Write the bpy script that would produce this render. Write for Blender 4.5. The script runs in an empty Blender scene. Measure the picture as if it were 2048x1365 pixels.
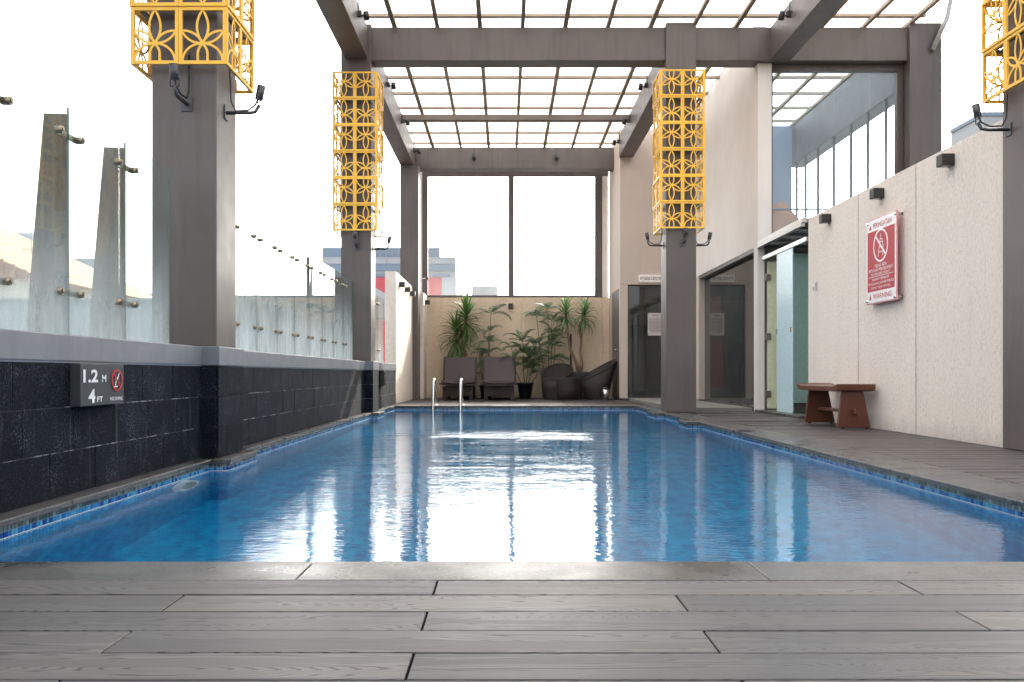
import bpy, bmesh, math, random
from mathutils import Vector, Matrix, Euler

random.seed(11)
R = math.radians
S = bpy.context.scene
COL = S.collection

# ------------------------------------------------------------ camera
cam_d = bpy.data.cameras.new('camera')
cam = bpy.data.objects.new('camera', cam_d); COL.objects.link(cam)
cam.location = (0, 0, 0.52); cam.rotation_euler = (R(90), 0, 0)
cam_d.sensor_width = 36; cam_d.lens = 36 * 1800 / 2048
cam_d.shift_x = 14 / 2048; cam_d.shift_y = 65.5 / 2048
cam_d.clip_start = 0.05; cam_d.clip_end = 3000
S.camera = cam

# ------------------------------------------------------------ sky, sun, exposure
SUN = Vector((0.33, 1.0, 0.545)).normalized()
W = bpy.data.worlds.new('World'); S.world = W; W.use_nodes = True
wn = W.node_tree; wn.nodes.clear()
wo = wn.nodes.new('ShaderNodeOutputWorld'); wb = wn.nodes.new('ShaderNodeBackground')
sky = wn.nodes.new('ShaderNodeTexSky'); sky.sky_type = 'NISHITA'; sky.sun_disc = False
sky.sun_elevation = math.asin(SUN.z); sky.sun_rotation = math.atan2(SUN.x, SUN.y)
sky.air_density = 1.0; sky.dust_density = 4.0; sky.ozone_density = 1.0
hs = wn.nodes.new('ShaderNodeHueSaturation'); hs.inputs['Saturation'].default_value = 0.35
wn.links.new(sky.outputs[0], hs.inputs['Color']); wn.links.new(hs.outputs[0], wb.inputs[0])
wb.inputs[1].default_value = 0.15
wn.links.new(wb.outputs[0], wo.inputs[0])
sd = bpy.data.lights.new('sun', 'SUN'); sd.energy = 2.0; sd.angle = R(0.5); sd.color = (1, .92, .8)
so = bpy.data.objects.new('sun', sd); COL.objects.link(so)
so.rotation_euler = SUN.to_track_quat('Z', 'Y').to_euler()
S.view_settings.view_transform = 'Standard'; S.view_settings.look = 'None'
S.view_settings.exposure = 1.92; S.view_settings.gamma = 1
S.view_settings.use_curve_mapping = False
S.render.engine = 'CYCLES'
S.cycles.use_denoising = True
S.cycles.max_bounces = 10; S.cycles.diffuse_bounces = 5; S.cycles.glossy_bounces = 5
S.cycles.transmission_bounces = 8; S.cycles.transparent_max_bounces = 24
S.cycles.sample_clamp_indirect = 8; S.cycles.sample_clamp_direct = 0
S.cycles.caustics_reflective = False; S.cycles.caustics_refractive = True

# ------------------------------------------------------------ helpers
def tag(o, label=None, cat=None, group=None, kind=None):
    if label: o['label'] = label
    if cat: o['category'] = cat
    if group: o['group'] = group
    if kind: o['kind'] = kind
    return o

def empty(name, loc=(0, 0, 0), rz=0, label=None, cat=None, group=None, kind=None):
    o = bpy.data.objects.new(name, None); COL.objects.link(o)
    o.empty_display_size = .1
    o.location = loc; o.rotation_euler = (0, 0, rz)
    return tag(o, label, cat, group, kind)

def inst(name, mesh, parent=None, loc=(0, 0, 0), rot=(0, 0, 0), sc=(1, 1, 1)):
    o = bpy.data.objects.new(name, mesh); COL.objects.link(o)
    if parent: o.parent = parent
    o.location = loc; o.rotation_euler = rot; o.scale = sc
    return o

def copy_tree(o, parent=None):
    c = o.copy(); COL.objects.link(c); c.parent = parent
    for ch in [x for x in list(bpy.data.objects) if x.parent == o]:
        copy_tree(ch, c)
    return c

class MB:
    def __init__(s): s.v = []; s.f = []; s.sm = []
    def add(s, vs, fs, smooth=False):
        n = len(s.v); s.v += [tuple(p) for p in vs]
        s.f += [tuple(i + n for i in f) for f in fs]; s.sm += [smooth] * len(fs); return s
    def box(s, x0, x1, y0, y1, z0, z1):
        vs = [(x0, y0, z0), (x1, y0, z0), (x1, y1, z0), (x0, y1, z0), (x0, y0, z1), (x1, y0, z1), (x1, y1, z1), (x0, y1, z1)]
        return s.add(vs, [(0, 3, 2, 1), (4, 5, 6, 7), (0, 1, 5, 4), (1, 2, 6, 5), (2, 3, 7, 6), (3, 0, 4, 7)])
    def obox(s, c, ax, ay, az):
        c, ax, ay, az = Vector(c), Vector(ax), Vector(ay), Vector(az)
        vs = [c + sx * ax + sy * ay + sz * az for sz in (-1, 1) for sx, sy in ((-1, -1), (1, -1), (1, 1), (-1, 1))]
        return s.add(vs, [(0, 3, 2, 1), (4, 5, 6, 7), (0, 1, 5, 4), (1, 2, 6, 5), (2, 3, 7, 6), (3, 0, 4, 7)])
    def prism(s, pts, axis, a, b):
        # pts 2D polygon, extruded along axis from a to b
        def P(p, t):
            return {'x': (t, p[0], p[1]), 'y': (p[0], t, p[1]), 'z': (p[0], p[1], t)}[axis]
        n = len(pts); vs = [P(p, a) for p in pts] + [P(p, b) for p in pts]
        fs = [tuple(range(n)), tuple(range(2 * n - 1, n - 1, -1))]
        fs += [(i, i + n, (i + 1) % n + n, (i + 1) % n) for i in range(n)]
        return s.add(vs, fs)
    def tube(s, pts, r, n=8, cap=True):
        pts = [Vector(p) for p in pts]
        rr = r if isinstance(r, (list, tuple)) else [r] * len(pts)
        vs = []; prev = None
        for i, p in enumerate(pts):
            d = (pts[min(i + 1, len(pts) - 1)] - pts[max(i - 1, 0)]).normalized()
            if prev is None:
                up = Vector((0, 0, 1)) if abs(d.z) < .9 else Vector((1, 0, 0))
                u = d.cross(up).normalized()
            else:
                u = (prev - prev.dot(d) * d).normalized()
            prev = u; w = d.cross(u)
            for k in range(n):
                a = 2 * math.pi * k / n
                vs.append(p + rr[i] * (math.cos(a) * u + math.sin(a) * w))
        fs = []
        for i in range(len(pts) - 1):
            for k in range(n):
                fs.append((i * n + k, i * n + (k + 1) % n, (i + 1) * n + (k + 1) % n, (i + 1) * n + k))
        s.add(vs, fs, True)
        if cap:
            b = len(s.v) - len(vs)
            s.f.append(tuple(b + k for k in range(n - 1, -1, -1))); s.sm.append(False)
            e = b + (len(pts) - 1) * n
            s.f.append(tuple(e + k for k in range(n))); s.sm.append(False)
        return s
    def lathe(s, prof, c=(0, 0, 0), n=24, smooth=True):
        vs = []
        for r, z in prof:
            for k in range(n):
                a = 2 * math.pi * k / n
                vs.append((c[0] + r * math.cos(a), c[1] + r * math.sin(a), c[2] + z))
        fs = []
        for i in range(len(prof) - 1):
            for k in range(n):
                fs.append((i * n + k, i * n + (k + 1) % n, (i + 1) * n + (k + 1) % n, (i + 1) * n + k))
        return s.add(vs, fs, smooth)
    def mesh(s, name, m=None):
        me = bpy.data.meshes.new(name); me.from_pydata(s.v, [], s.f)
        me.polygons.foreach_set('use_smooth', s.sm)
        if m: me.materials.append(m)
        me.update(); return me
    def build(s, name, m, parent=None, bevel=0, loc=(0, 0, 0), rot=(0, 0, 0), world=False):
        me = s.mesh(name, m)
        o = bpy.data.objects.new(name, me); COL.objects.link(o)
        if parent:
            o.parent = parent
            if world: o.location = -parent.location
            else: o.location = loc
        else: o.location = loc
        o.rotation_euler = rot
        if bevel:
            b = o.modifiers.new('bevel', 'BEVEL'); b.width = bevel; b.segments = 2; b.limit_method = 'ANGLE'
        return o

def box1(name, m, b, parent=None, bevel=0, world=True):
    return MB().box(*b).build(name, m, parent, bevel, world=world and parent is not None)

# ------------------------------------------------------------ materials
class NT:
    def __init__(s, name):
        s.m = bpy.data.materials.new(name); s.m.use_nodes = True
        s.t = s.m.node_tree; s.n = s.t.nodes; s.b = s.n['Principled BSDF']; s.out = s.n['Material Output']
    def node(s, t, **kw):
        n = s.n.new('ShaderNode' + t)
        for k, v in kw.items(): setattr(n, k, v)
        return n
    def set(s, n, **kw):
        for k, v in kw.items(): n.inputs[k.replace('_', ' ')].default_value = v
        return n
    def link(s, a, b): s.t.links.new(a, b)
    def coords(s, scale=(1, 1, 1), world=True):
        if world:
            src = s.node('NewGeometry').outputs['Position']
        else:
            src = s.node('TexCoord').outputs['Object']
        mp = s.node('Mapping'); mp.inputs['Scale'].default_value = scale
        s.link(src, mp.inputs['Vector']); return mp.outputs[0]
    def noise(s, vec, scale, detail=4, rough=.5, dist=0):
        n = s.node('TexNoise'); n.inputs['Scale'].default_value = scale; n.inputs['Detail'].default_value = detail
        n.inputs['Roughness'].default_value = rough; n.inputs['Distortion'].default_value = dist
        s.link(vec, n.inputs['Vector']); return n.outputs['Fac']
    def ramp(s, fac, stops, interp='LINEAR'):
        r = s.node('ValToRGB'); cr = r.color_ramp; cr.interpolation = interp
        while len(cr.elements) < len(stops): cr.elements.new(.5)
        for e, (p, c) in zip(cr.elements, stops):
            e.position = p; e.color = c if len(c) == 4 else (*c, 1)
        s.link(fac, r.inputs[0]); return r.outputs[0]
    def math(s, op, a, b=None, c=None, clamp=False):
        n = s.node('Math', operation=op, use_clamp=clamp)
        for i, x in enumerate((a, b, c)):
            if x is None: continue
            if isinstance(x, (int, float)): n.inputs[i].default_value = x
            else: s.link(x, n.inputs[i])
        return n.outputs[0]
    def mix(s, f, a, b, blend='MIX'):
        n = s.node('Mix', data_type='RGBA', blend_type=blend)
        for i, x in ((0, f), (6, a), (7, b)):
            if isinstance(x, (int, float)): n.inputs[i].default_value = x
            elif isinstance(x, tuple): n.inputs[i].default_value = x if len(x) == 4 else (*x, 1)
            else: s.link(x, n.inputs[i])
        return n.outputs[2]
    def bump(s, h, strength=.3, dist=.01):
        b = s.node('Bump'); b.inputs['Strength'].default_value = strength; b.inputs['Distance'].default_value = dist
        s.link(h, b.inputs['Height']); s.link(b.outputs[0], s.b.inputs['Normal']); return b

def c3(c, k=1): return tuple(min(1, x * k) for x in c)

def paint(name, col, rough=.5, var=.12, scale=3, bump=.15, bscale=60, metal=0, spec=.5, streak=0):
    t = NT(name); v = t.coords()
    n = t.noise(v, scale, 6, .6)
    colr = t.ramp(n, [(.3, c3(col, 1 - var)), (.7, c3(col, 1 + var))])
    if streak:
        vs = t.coords((14, 14, .9)); ns = t.noise(vs, 1.0, 5, .65)
        f = t.ramp(ns, [(.5, (0, 0, 0)), (.75, (1, 1, 1))])
        fm = t.math('MULTIPLY', f, streak)
        colr = t.mix(fm, colr, c3(col, .55))
    t.link(colr, t.b.inputs['Base Color'])
    t.b.inputs['Roughness'].default_value = rough; t.b.inputs['Metallic'].default_value = metal
    t.b.inputs['Specular IOR Level'].default_value = spec
    nr = t.noise(v, scale * 3, 3)
    rr = t.math('MULTIPLY_ADD', nr, .2, rough - .1, clamp=True); t.link(rr, t.b.inputs['Roughness'])
    if bump:
        nb = t.noise(v, bscale, 3); t.bump(nb, bump, .002)
    return t.m

def plain(name, col, rough=.5, metal=0, spec=.5):
    t = NT(name); v = t.coords()
    n = t.noise(v, 25, 3)
    t.link(t.ramp(n, [(.3, c3(col, .93)), (.7, c3(col, 1.07))]), t.b.inputs['Base Color'])
    t.b.inputs['Roughness'].default_value = rough; t.b.inputs['Metallic'].default_value = metal
    t.b.inputs['Specular IOR Level'].default_value = spec
    return t.m

M = {}
M['column'] = paint('grey_paint', (.112, .090, .082), .45, .12, 1.5, .25, 40, streak=.5)
M['ledge'] = paint('ledge_paint', (.17, .175, .19), .5, .1, 4, .25, 30, streak=.2)
M['louvre'] = paint('slat_paint', (.34, .26, .19), .6, .1, 3)
M['white_wall'] = paint('off_white_render', (.56, .47, .40), .75, .05, 1.2, .2, 25, streak=.12)
M['pale_wall'] = paint('pale_render', (.74, .68, .63), .75, .05, 1.2, .2, 25, streak=.1)
M['black'] = plain('black_metal', (.02, .02, .022), .45)
M['dark_metal'] = plain('dark_grey_metal', (.07, .07, .075), .4, .3)
M['steel'] = plain('stainless_steel', (.62, .62, .6), .18, 1)
M['yellow'] = paint('yellow_coating', (.94, .52, .05), .42, .04, 6, .05)
M['brass'] = plain('dull_brass', (.30, .25, .18), .35, .9)
M['glass_edge'] = plain('green_glass_edge', (.05, .10, .085), .2)
M['white'] = plain('white_paint', (.8, .8, .8), .4)
M['red_paint'] = plain('red_paint', (.5, .02, .02), .45)
M['sign_red'] = plain('sign_red', (.45, .006, .02), .45)
M['sign_white'] = plain('sign_white', (.8, .76, .76), .25)
M['sign_plate'] = plain('sign_plate', (.86, .80, .76), .35)
M['ink'] = plain('dark_ink', (.12, .1, .1), .6)
M['paper'] = plain('notice_paper', (.55, .5, .47), .5)
M['rubber'] = plain('black_plastic', (.018, .018, .02), .4)
M['fabric'] = paint('brown_fabric', (.045, .030, .031), .6, .08, 8, .3, 300)
M['alu'] = plain('grey_channel', (.42, .40, .38), .35, .6)
M['yellow_glass'] = plain('yellow_frosted_glass', (.68, .70, .48), .22)
M['blue_glass'] = plain('blue_frosted_glass', (.60, .78, .82), .2)
M['teal_glass'] = plain('teal_frosted_glass', (.38, .58, .52), .2)
M['orange'] = plain('orange_wall', (.62, .30, .09), .6)
M['room'] = plain('dark_room', (.20, .19, .17), .8)
M['ceiling'] = plain('dark_ceiling', (.08, .08, .085), .7)

# textured plaster
def plaster(name, col, k=1):
    t = NT(name); v = t.coords((1, 1, .6)); v2 = t.coords()
    a = t.noise(v, 44, 6, .75, .1); b = t.noise(v2, 130, 3)
    big = t.noise(t.coords((2.2, 2.2, .5)), 1.0, 5, .6)
    c1 = t.ramp(a, [(.38, c3(col, .90)), (.54, c3(col, 1.06))])
    st = t.ramp(big, [(.35, c3((1, 1, 1), .94)), (.65, (1, 1, 1))])
    c2_ = t.mix(1.0, c1, st, 'MULTIPLY')
    sz = t.node('SeparateXYZ'); t.link(v2, sz.inputs[0])
    gn = t.noise(t.coords((7, 7, 2)), 1.0, 5, .7)
    foot = t.math('SUBTRACT', t.math('MULTIPLY', gn, .5), t.math('MULTIPLY', sz.outputs[2], 1.6))
    runs = t.noise(t.coords((11, 11, .35)), 1.0, 4, .7)
    gr_ = t.math('ADD', t.math('MULTIPLY', foot, 1.6, clamp=True), t.math('MULTIPLY', t.ramp(runs, [(.56, (0, 0, 0)), (.74, (1, 1, 1))]), .14), clamp=True)
    t.link(t.mix(gr_, c2_, c3(col, .52)), t.b.inputs['Base Color'])
    t.b.inputs['Roughness'].default_value = .85
    h = t.math('ADD', t.ramp(a, [(.38, (0, 0, 0)), (.58, (1, 1, 1))]), t.math('MULTIPLY', b, .4))
    t.bump(h, .8 * k, .0055); return t.m
M['plaster'] = plaster('textured_plaster', (.90, .785, .685))
M['plaster_tan'] = plaster('tan_textured_plaster', (.72, .57, .415), .7)

# dark stone blocks
t = NT('dark_stone'); v = t.coords()
oi = t.node('ObjectInfo').outputs['Random']
n1 = t.noise(v, 6, 6, .7); n2 = t.noise(v, 110, 3, .7); ns = t.noise(t.coords((25, 25, 2)), 1, 4)
base = t.mix(oi, (.0025, .004, .007), (.007, .009, .014))
sp = t.ramp(n2, [(.50, (0, 0, 0)), (.70, (1, 1, 1))])
pt = t.ramp(n1, [(.48, (0, 0, 0)), (.75, (1, 1, 1))])
f = t.math('MULTIPLY', sp, t.math('MULTIPLY_ADD', pt, .85, .15))
colr = t.mix(f, base, (.16, .18, .23))
colr = t.mix(t.math('MULTIPLY', t.ramp(ns, [(.62, (0, 0, 0)), (.8, (1, 1, 1))]), .18), colr, (.22, .22, .23))
t.link(colr, t.b.inputs['Base Color']); t.b.inputs['Roughness'].default_value = .75; t.b.inputs['Specular IOR Level'].default_value = .08
t.bump(t.math('ADD', n2, n1), .35, .004); M['stone'] = t.m
M['mortar'] = plain('mortar', (.30, .30, .32), .9)

# coping stone
t = NT('andesite'); v = t.coords()
n1 = t.noise(v, 90, 4, .7); n2 = t.noise(v, 3, 5, .6)
a = t.ramp(n1, [(.35, (.030, .029, .029)), (.65, (.105, .10, .096))])
t.link(t.mix(1.0, a, t.ramp(n2, [(.35, (.6, .6, .62)), (.7, (1.15, 1.12, 1.1))]), 'MULTIPLY'), t.b.inputs['Base Color'])
rr = t.ramp(n2, [(.35, (.22, .22, .22)), (.65, (.48, .48, .48))]); t.link(rr, t.b.inputs['Roughness'])
t.bump(n1, .35, .003); M['coping'] = t.m

# composite decking with contour grain
t = NT('composite_plank'); tc = t.node('TexCoord').outputs['Object']
oi = t.node('ObjectInfo').outputs['Random']
off = t.node('CombineXYZ'); t.link(t.math('MULTIPLY', oi, 37.0), off.inputs[0]); t.link(t.math('MULTIPLY', oi, 91.0), off.inputs[1]); t.link(t.math('MULTIPLY', oi, 53.0), off.inputs[2])
ad = t.node('VectorMath', operation='ADD'); t.link(tc, ad.inputs[0]); t.link(off.outputs[0], ad.inputs[1])
mp = t.node('Mapping'); mp.inputs['Scale'].default_value = (.55, 8.5, 1); t.link(ad.outputs[0], mp.inputs[0])
g = t.noise(mp.outputs[0], 1.1, 2, .45)
fr = t.math('FRACT', t.math('MULTIPLY', g, 74.0))
line = t.ramp(fr, [(0, (1, 1, 1)), (.16, (1, 1, 1)), (.34, (0, 0, 0)), (1, (0, 0, 0))])
mp2 = t.node('Mapping'); mp2.inputs['Scale'].default_value = (7, 160, 1); t.link(ad.outputs[0], mp2.inputs[0])
fine = t.noise(mp2.outputs[0], 1, 3, .6)
wv = t.coords(); st = t.noise(wv, 2.2, 6, .65); blot = t.noise(wv, 9, 5, .7)
gi = t.node('NewGeometry').outputs['Random Per Island']; oi2 = t.math('FRACT', t.math('ADD', oi, t.math('MULTIPLY', gi, 7.3)))
base = t.mix(oi2, (.048, .047, .050), (.120, .106, .098))
base = t.mix(1.0, base, t.ramp(fine, [(.3, (.82, .82, .82)), (.7, (1.12, 1.12, 1.12))]), 'MULTIPLY')
base = t.mix(1.0, base, t.ramp(st, [(.35, (.82, .82, .84)), (.68, (1.12, 1.11, 1.1))]), 'MULTIPLY')
base = t.mix(t.math('MULTIPLY', line, .92), base, (.010, .010, .011))
base = t.mix(t.math('MULTIPLY', t.ramp(blot, [(.62, (0, 0, 0)), (.74, (1, 1, 1))]), .35), base, (.05, .048, .047))
t.link(base, t.b.inputs['Base Color'])
t.link(t.math('MULTIPLY_ADD', st, .30, .36), t.b.inputs['Roughness'])
t.bump(t.math('SUBTRACT', t.math('MULTIPLY', fine, .35), line), .45, .0016); M['plank'] = t.m
M['walk_plank'] = paint('walkway_plank', (.068, .056, .053), .5, .35, 3, .3, 90)
M['deck_base'] = plain('joist_and_gap_shade_black', (.006, .006, .006), .9)  # black substructure; also painted on plank sides as gap shade

# water
t = NT('pool_water')
v1 = t.coords((.55, 1.5, 1)); v2 = t.coords((1.6, 3.4, 1)); v3 = t.coords((5, 13, 1))
a = t.noise(v1, 1.6, 2, .5, .3); b = t.noise(v2, 2.4, 3, .55, .4); c = t.noise(v3, 3.4, 2, .5)
geo = t.node('NewGeometry').outputs['Position']; sx = t.node('SeparateXYZ'); t.link(geo, sx.inputs[0])
band = t.math('MULTIPLY', t.math('SUBTRACT', sx.outputs[1], 8.7), 1.5)
band = t.math('POWER', 2.718, t.math('MULTIPLY', t.math('MULTIPLY', band, band), -1.0))
bx = t.math('MULTIPLY', t.math('SUBTRACT', sx.outputs[0], .15), .95)
bx = t.math('POWER', 2.718, t.math('MULTIPLY', t.math('MULTIPLY', bx, bx), -1.0))
band = t.math('MULTIPLY', band, bx)
patch = t.ramp(t.noise(t.coords((.9, 1.5, 1)), 1.6, 3, .6, .4), [(.40, (0, 0, 0)), (.62, (1, 1, 1))])
mid = t.math('MULTIPLY', t.math('SUBTRACT', sx.outputs[1], 6.3), .55)
mid = t.math('POWER', 2.718, t.math('MULTIPLY', t.math('MULTIPLY', mid, mid), -1.0))
amp = t.math('ADD', t.math('MULTIPLY_ADD', t.math('MULTIPLY', band, t.math('MULTIPLY_ADD', patch, .8, .25)), 5.0, 1.0), t.math('MULTIPLY', t.math('MULTIPLY', mid, patch), .5))
h = t.math('ADD', t.math('MULTIPLY', a, .0036), t.math('ADD', t.math('MULTIPLY', b, .0016), t.math('MULTIPLY', c, .0015)))
h = t.math('MULTIPLY', t.math('MULTIPLY', h, amp), .72)
t.b.inputs['Base Color'].default_value = (1, 1, 1, 1)
t.b.inputs['Roughness'].default_value = .02; t.b.inputs['IOR'].default_value = 1.33
t.b.inputs['Transmission Weight'].default_value = 1.0
t.bump(h, 1.0, 1.0)
M['water'] = t.m

# pool mosaic (underwater) and waterline tiles
t = NT('pool_mosaic'); v = t.coords((1, 1, 1))
sep = t.node('SeparateXYZ'); t.link(v, sep.inputs[0])
wn_ = t.node('TexWhiteNoise', noise_dimensions='3D')
sn = t.node('VectorMath', operation='SNAP'); t.link(v, sn.inputs[0]); sn.inputs[1].default_value = (.05, .05, .05)
t.link(sn.outputs[0], wn_.inputs['Vector'])
colr = t.ramp(wn_.outputs['Value'], [(0, (.0, .18, .41)), (.4, (.0, .255, .54)), (.75, (.0, .325, .63)), (1, (.001, .41, .70))])
t.link(colr, t.b.inputs['Base Color']); t.b.inputs['Roughness'].default_value = .3
M['mosaic'] = t.m
t = NT('waterline_tile_blue'); g = t.node('NewGeometry').outputs['Random Per Island']
colr = t.ramp(g, [(0, (.010, .035, .18)), (.22, (.015, .10, .32)), (.45, (.03, .19, .40)), (.75, (.06, .26, .42)), (1, (.13, .30, .38))], 'CONSTANT')
t.link(colr, t.b.inputs['Base Color']); t.b.inputs['Roughness'].default_value = .15; M['tile_blue'] = t.m
t = NT('waterline_tile_grey'); g = t.node('NewGeometry').outputs['Random Per Island']
colr = t.ramp(g, [(0, (.05, .07, .068)), (.4, (.10, .13, .125)), (.8, (.17, .21, .20)), (1, (.08, .10, .10))], 'CONSTANT')
t.link(colr, t.b.inputs['Base Color']); t.b.inputs['Roughness'].default_value = .15; M['tile_grey'] = t.m
M['grout'] = plain('grout', (.30, .34, .33), .8)
M['glint_strip'] = plain('painted_meniscus_glint', (.45, .52, .56), .6)  # pale colour stands for the bright meniscus at the water edge

# glass with dust; on the gym panes it paints a reflected veil
def glass(name, tint, dust_veil_lo, dust_veil_hi, z0, z1, ior=1.45):
    t = NT(name); t.n.remove(t.b)
    tr = t.node('BsdfTransparent'); tr.inputs[0].default_value = (*tint, 1)
    gl = t.node('BsdfGlossy'); gl.inputs['Roughness'].default_value = .01
    gg = t.node('NewGeometry'); dt = t.node('VectorMath', operation='DOT_PRODUCT')
    t.link(gg.outputs['Normal'], dt.inputs[0]); t.link(gg.outputs['Incoming'], dt.inputs[1])
    co = t.math('SUBTRACT', 1.0, t.math('ABSOLUTE', dt.outputs['Value']))
    f0 = ((ior - 1) / (ior + 1)) ** 2 * .6
    fr = t.math('MULTIPLY_ADD', t.math('POWER', co, 5.0), 1 - f0, f0)
    mx = t.node('MixShader'); t.link(fr, mx.inputs[0]); t.link(tr.outputs[0], mx.inputs[1]); t.link(gl.outputs[0], mx.inputs[2])
    df = t.node('BsdfDiffuse'); df.inputs[0].default_value = (.88, .93, .93, 1)
    tl = t.node('BsdfTranslucent'); tl.inputs[0].default_value = (.88, .93, .93, 1)
    dm = t.node('MixShader'); dm.inputs[0].default_value = .6; t.link(df.outputs[0], dm.inputs[1]); t.link(tl.outputs[0], dm.inputs[2])
    v = t.coords(); sp = t.node('SeparateXYZ'); t.link(v, sp.inputs[0])
    mr = t.node('MapRange'); mr.inputs[1].default_value = z0; mr.inputs[2].default_value = z1
    mr.inputs[3].default_value = 1; mr.inputs[4].default_value = 0; t.link(sp.outputs[2], mr.inputs[0])
    n = t.noise(t.coords((3, 3, .8)), 3, 6, .7); nf = t.noise(v, 120, 2)
    z = t.math('POWER', mr.outputs[0], 1.6)
    d = t.math('MULTIPLY_ADD', z, dust_veil_hi - dust_veil_lo, dust_veil_lo)
    d = t.math('MULTIPLY', d, t.math('MULTIPLY_ADD', n, 1.5, t.math('MULTIPLY', nf, .3)), clamp=True)
    m2 = t.node('MixShader'); t.link(d, m2.inputs[0]); t.link(mx.outputs[0], m2.inputs[1]); t.link(dm.outputs[0], m2.inputs[2])
    t.link(m2.outputs[0], t.out.inputs[0]); return t.m
M['fence_glass'] = glass('dusty_fence_glass', (.92, .98, .96), .015, .45, .69, 1.45)
M['fence_glass_dusty'] = glass('dustier_fence_glass', (.92, .98, .96), .03, .75, .69, 1.6, 1.5)
M['window_glass'] = glass('window_glass', (.97, .98, .98), .01, .06, 2.2, 3.4)
M['blue_window'] = glass('bluish_window_glass', (.82, .91, .97), .04, .08, 2.3, 4.7)
M['gym_glass'] = glass('tinted_gym_glass', (.42, .42, .40), .055, .08, 0, 2.2, 1.9)  # dust amount here paints the grey veil of a reflected floor

t = NT('roof_sheet'); t.n.remove(t.b)
tr = t.node('BsdfTransparent'); tr.inputs[0].default_value = (.95, .96, .96, 1)
tl = t.node('BsdfTranslucent'); tl.inputs[0].default_value = (.93, .93, .93, 1)
mx = t.node('MixShader'); mx.inputs[0].default_value = .86
t.link(tr.outputs[0], mx.inputs[1]); t.link(tl.outputs[0], mx.inputs[2]); t.link(mx.outputs[0], t.out.inputs[0]); M['sheet'] = t.m

# rusty fin
t = NT('weathered_fin'); v = t.coords((9, 9, 1.1)); n = t.noise(v, 1.6, 6, .7); nf = t.noise(t.coords(), 70, 4, .7)
cc = t.ramp(n, [(.34, (.05, .045, .043)), (.5, (.13, .115, .105)), (.60, (.22, .13, .085)), (.72, (.17, .15, .135))])
t.link(t.mix(1.0, cc, t.ramp(nf, [(.35, (.75, .75, .75)), (.7, (1.2, 1.2, 1.2))]), 'MULTIPLY'), t.b.inputs['Base Color'])
t.b.inputs['Roughness'].default_value = .7; t.bump(nf, .3, .002); M['fin'] = t.m

# wood for the bench
t = NT('red_brown_wood'); v = t.coords((2, 2, 22)); n = t.noise(v, 2, 4, .6, .5); n2 = t.noise(t.coords((30, 2, 30)), 1.5, 4)
t.link(t.mix(n2, t.ramp(n, [(.3, (.085, .024, .013)), (.7, (.15, .042, .022))]), (.12, .035, .018)), t.b.inputs['Base Color'])
t.b.inputs['Roughness'].default_value = .38; M['bench'] = t.m

# wicker
t = NT('brown_wicker'); tc = t.node('TexCoord').outputs['Object']
w1 = t.node('TexWave', bands_direction='Z'); w1.inputs['Scale'].default_value = 28; t.link(tc, w1.inputs[0])
w2 = t.node('TexWave', bands_direction='X'); w2.inputs['Scale'].default_value = 22; t.link(tc, w2.inputs[0])
h = t.math('MULTIPLY', w1.outputs['Fac'], w2.outputs['Fac'])
t.link(t.ramp(h, [(0, (.012, .009, .008)), (.6, (.045, .027, .022))]), t.b.inputs['Base Color'])
t.b.inputs['Roughness'].default_value = .5; t.bump(h, .6, .006); M['wicker'] = t.m

# plant materials
def leafmat(name, c1, c2):
    t = NT(name); oi = t.node('ObjectInfo').outputs['Random']; gi = t.node('NewGeometry').outputs['Random Per Island']
    r = t.math('MULTIPLY_ADD', oi, .5, t.math('MULTIPLY', gi, .5))
    n = t.noise(t.coords(), 30, 3)
    t.link(t.mix(t.math('MULTIPLY_ADD', n, .3, t.math('MULTIPLY', r, .8), clamp=True), c1, c2), t.b.inputs['Base Color'])
    t.b.inputs['Roughness'].default_value = .42
    tl = t.node('BsdfTranslucent'); t.link(t.mix(r, c1, c2), tl.inputs[0])
    mx = t.node('MixShader'); mx.inputs[0].default_value = .3
    t.link(t.b.outputs[0], mx.inputs[1]); t.link(tl.outputs[0], mx.inputs[2]); t.link(mx.outputs[0], t.out.inputs[0]); return t.m
M['yucca'] = leafmat('yucca_leaf', (.045, .12, .03), (.13, .22, .06))
M['dracaena'] = leafmat('dracaena_leaf', (.06, .15, .05), (.16, .28, .09))
M['palm'] = leafmat('palm_leaf', (.06, .12, .06), (.13, .21, .10))
M['trunk'] = paint('brown_trunk', (.20, .12, .085), .8, .25, 12, .6, 60)
M['stem'] = paint('palm_stem', (.11, .11, .05), .7, .25, 12, .3, 60)

# far things
M['roof_tile'] = paint('orange_roof_tile', (.50, .24, .13), .7, .2, 4, .5, 12)
M['cream'] = paint('cream_render', (.80, .73, .62), .8, .06, .6)
M['far_grey'] = paint('pale_grey_render', (.46, .48, .52), .8, .05, .5)
M['far_white'] = paint('far_white', (.44, .45, .46), .7, .03, .5)
M['far_blue'] = paint('far_blue_grey', (.24, .30, .38), .7, .05, .5)
M['far_red'] = paint('far_red', (.62, .10, .12), .6, .05, .5)
M['olive'] = paint('olive_wall', (.27, .30, .21), .9, .30, 1.2, .3, 8, streak=.5)
M['far_dark'] = paint('far_slate', (.36, .35, .35), .8, .12, .5)
M['purlin'] = paint('purlin_paint', (.16, .125, .10), .6, .1, 3)
M['city'] = paint('city_ground', (.16, .15, .13), .95, .3, .05, 0)

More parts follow.
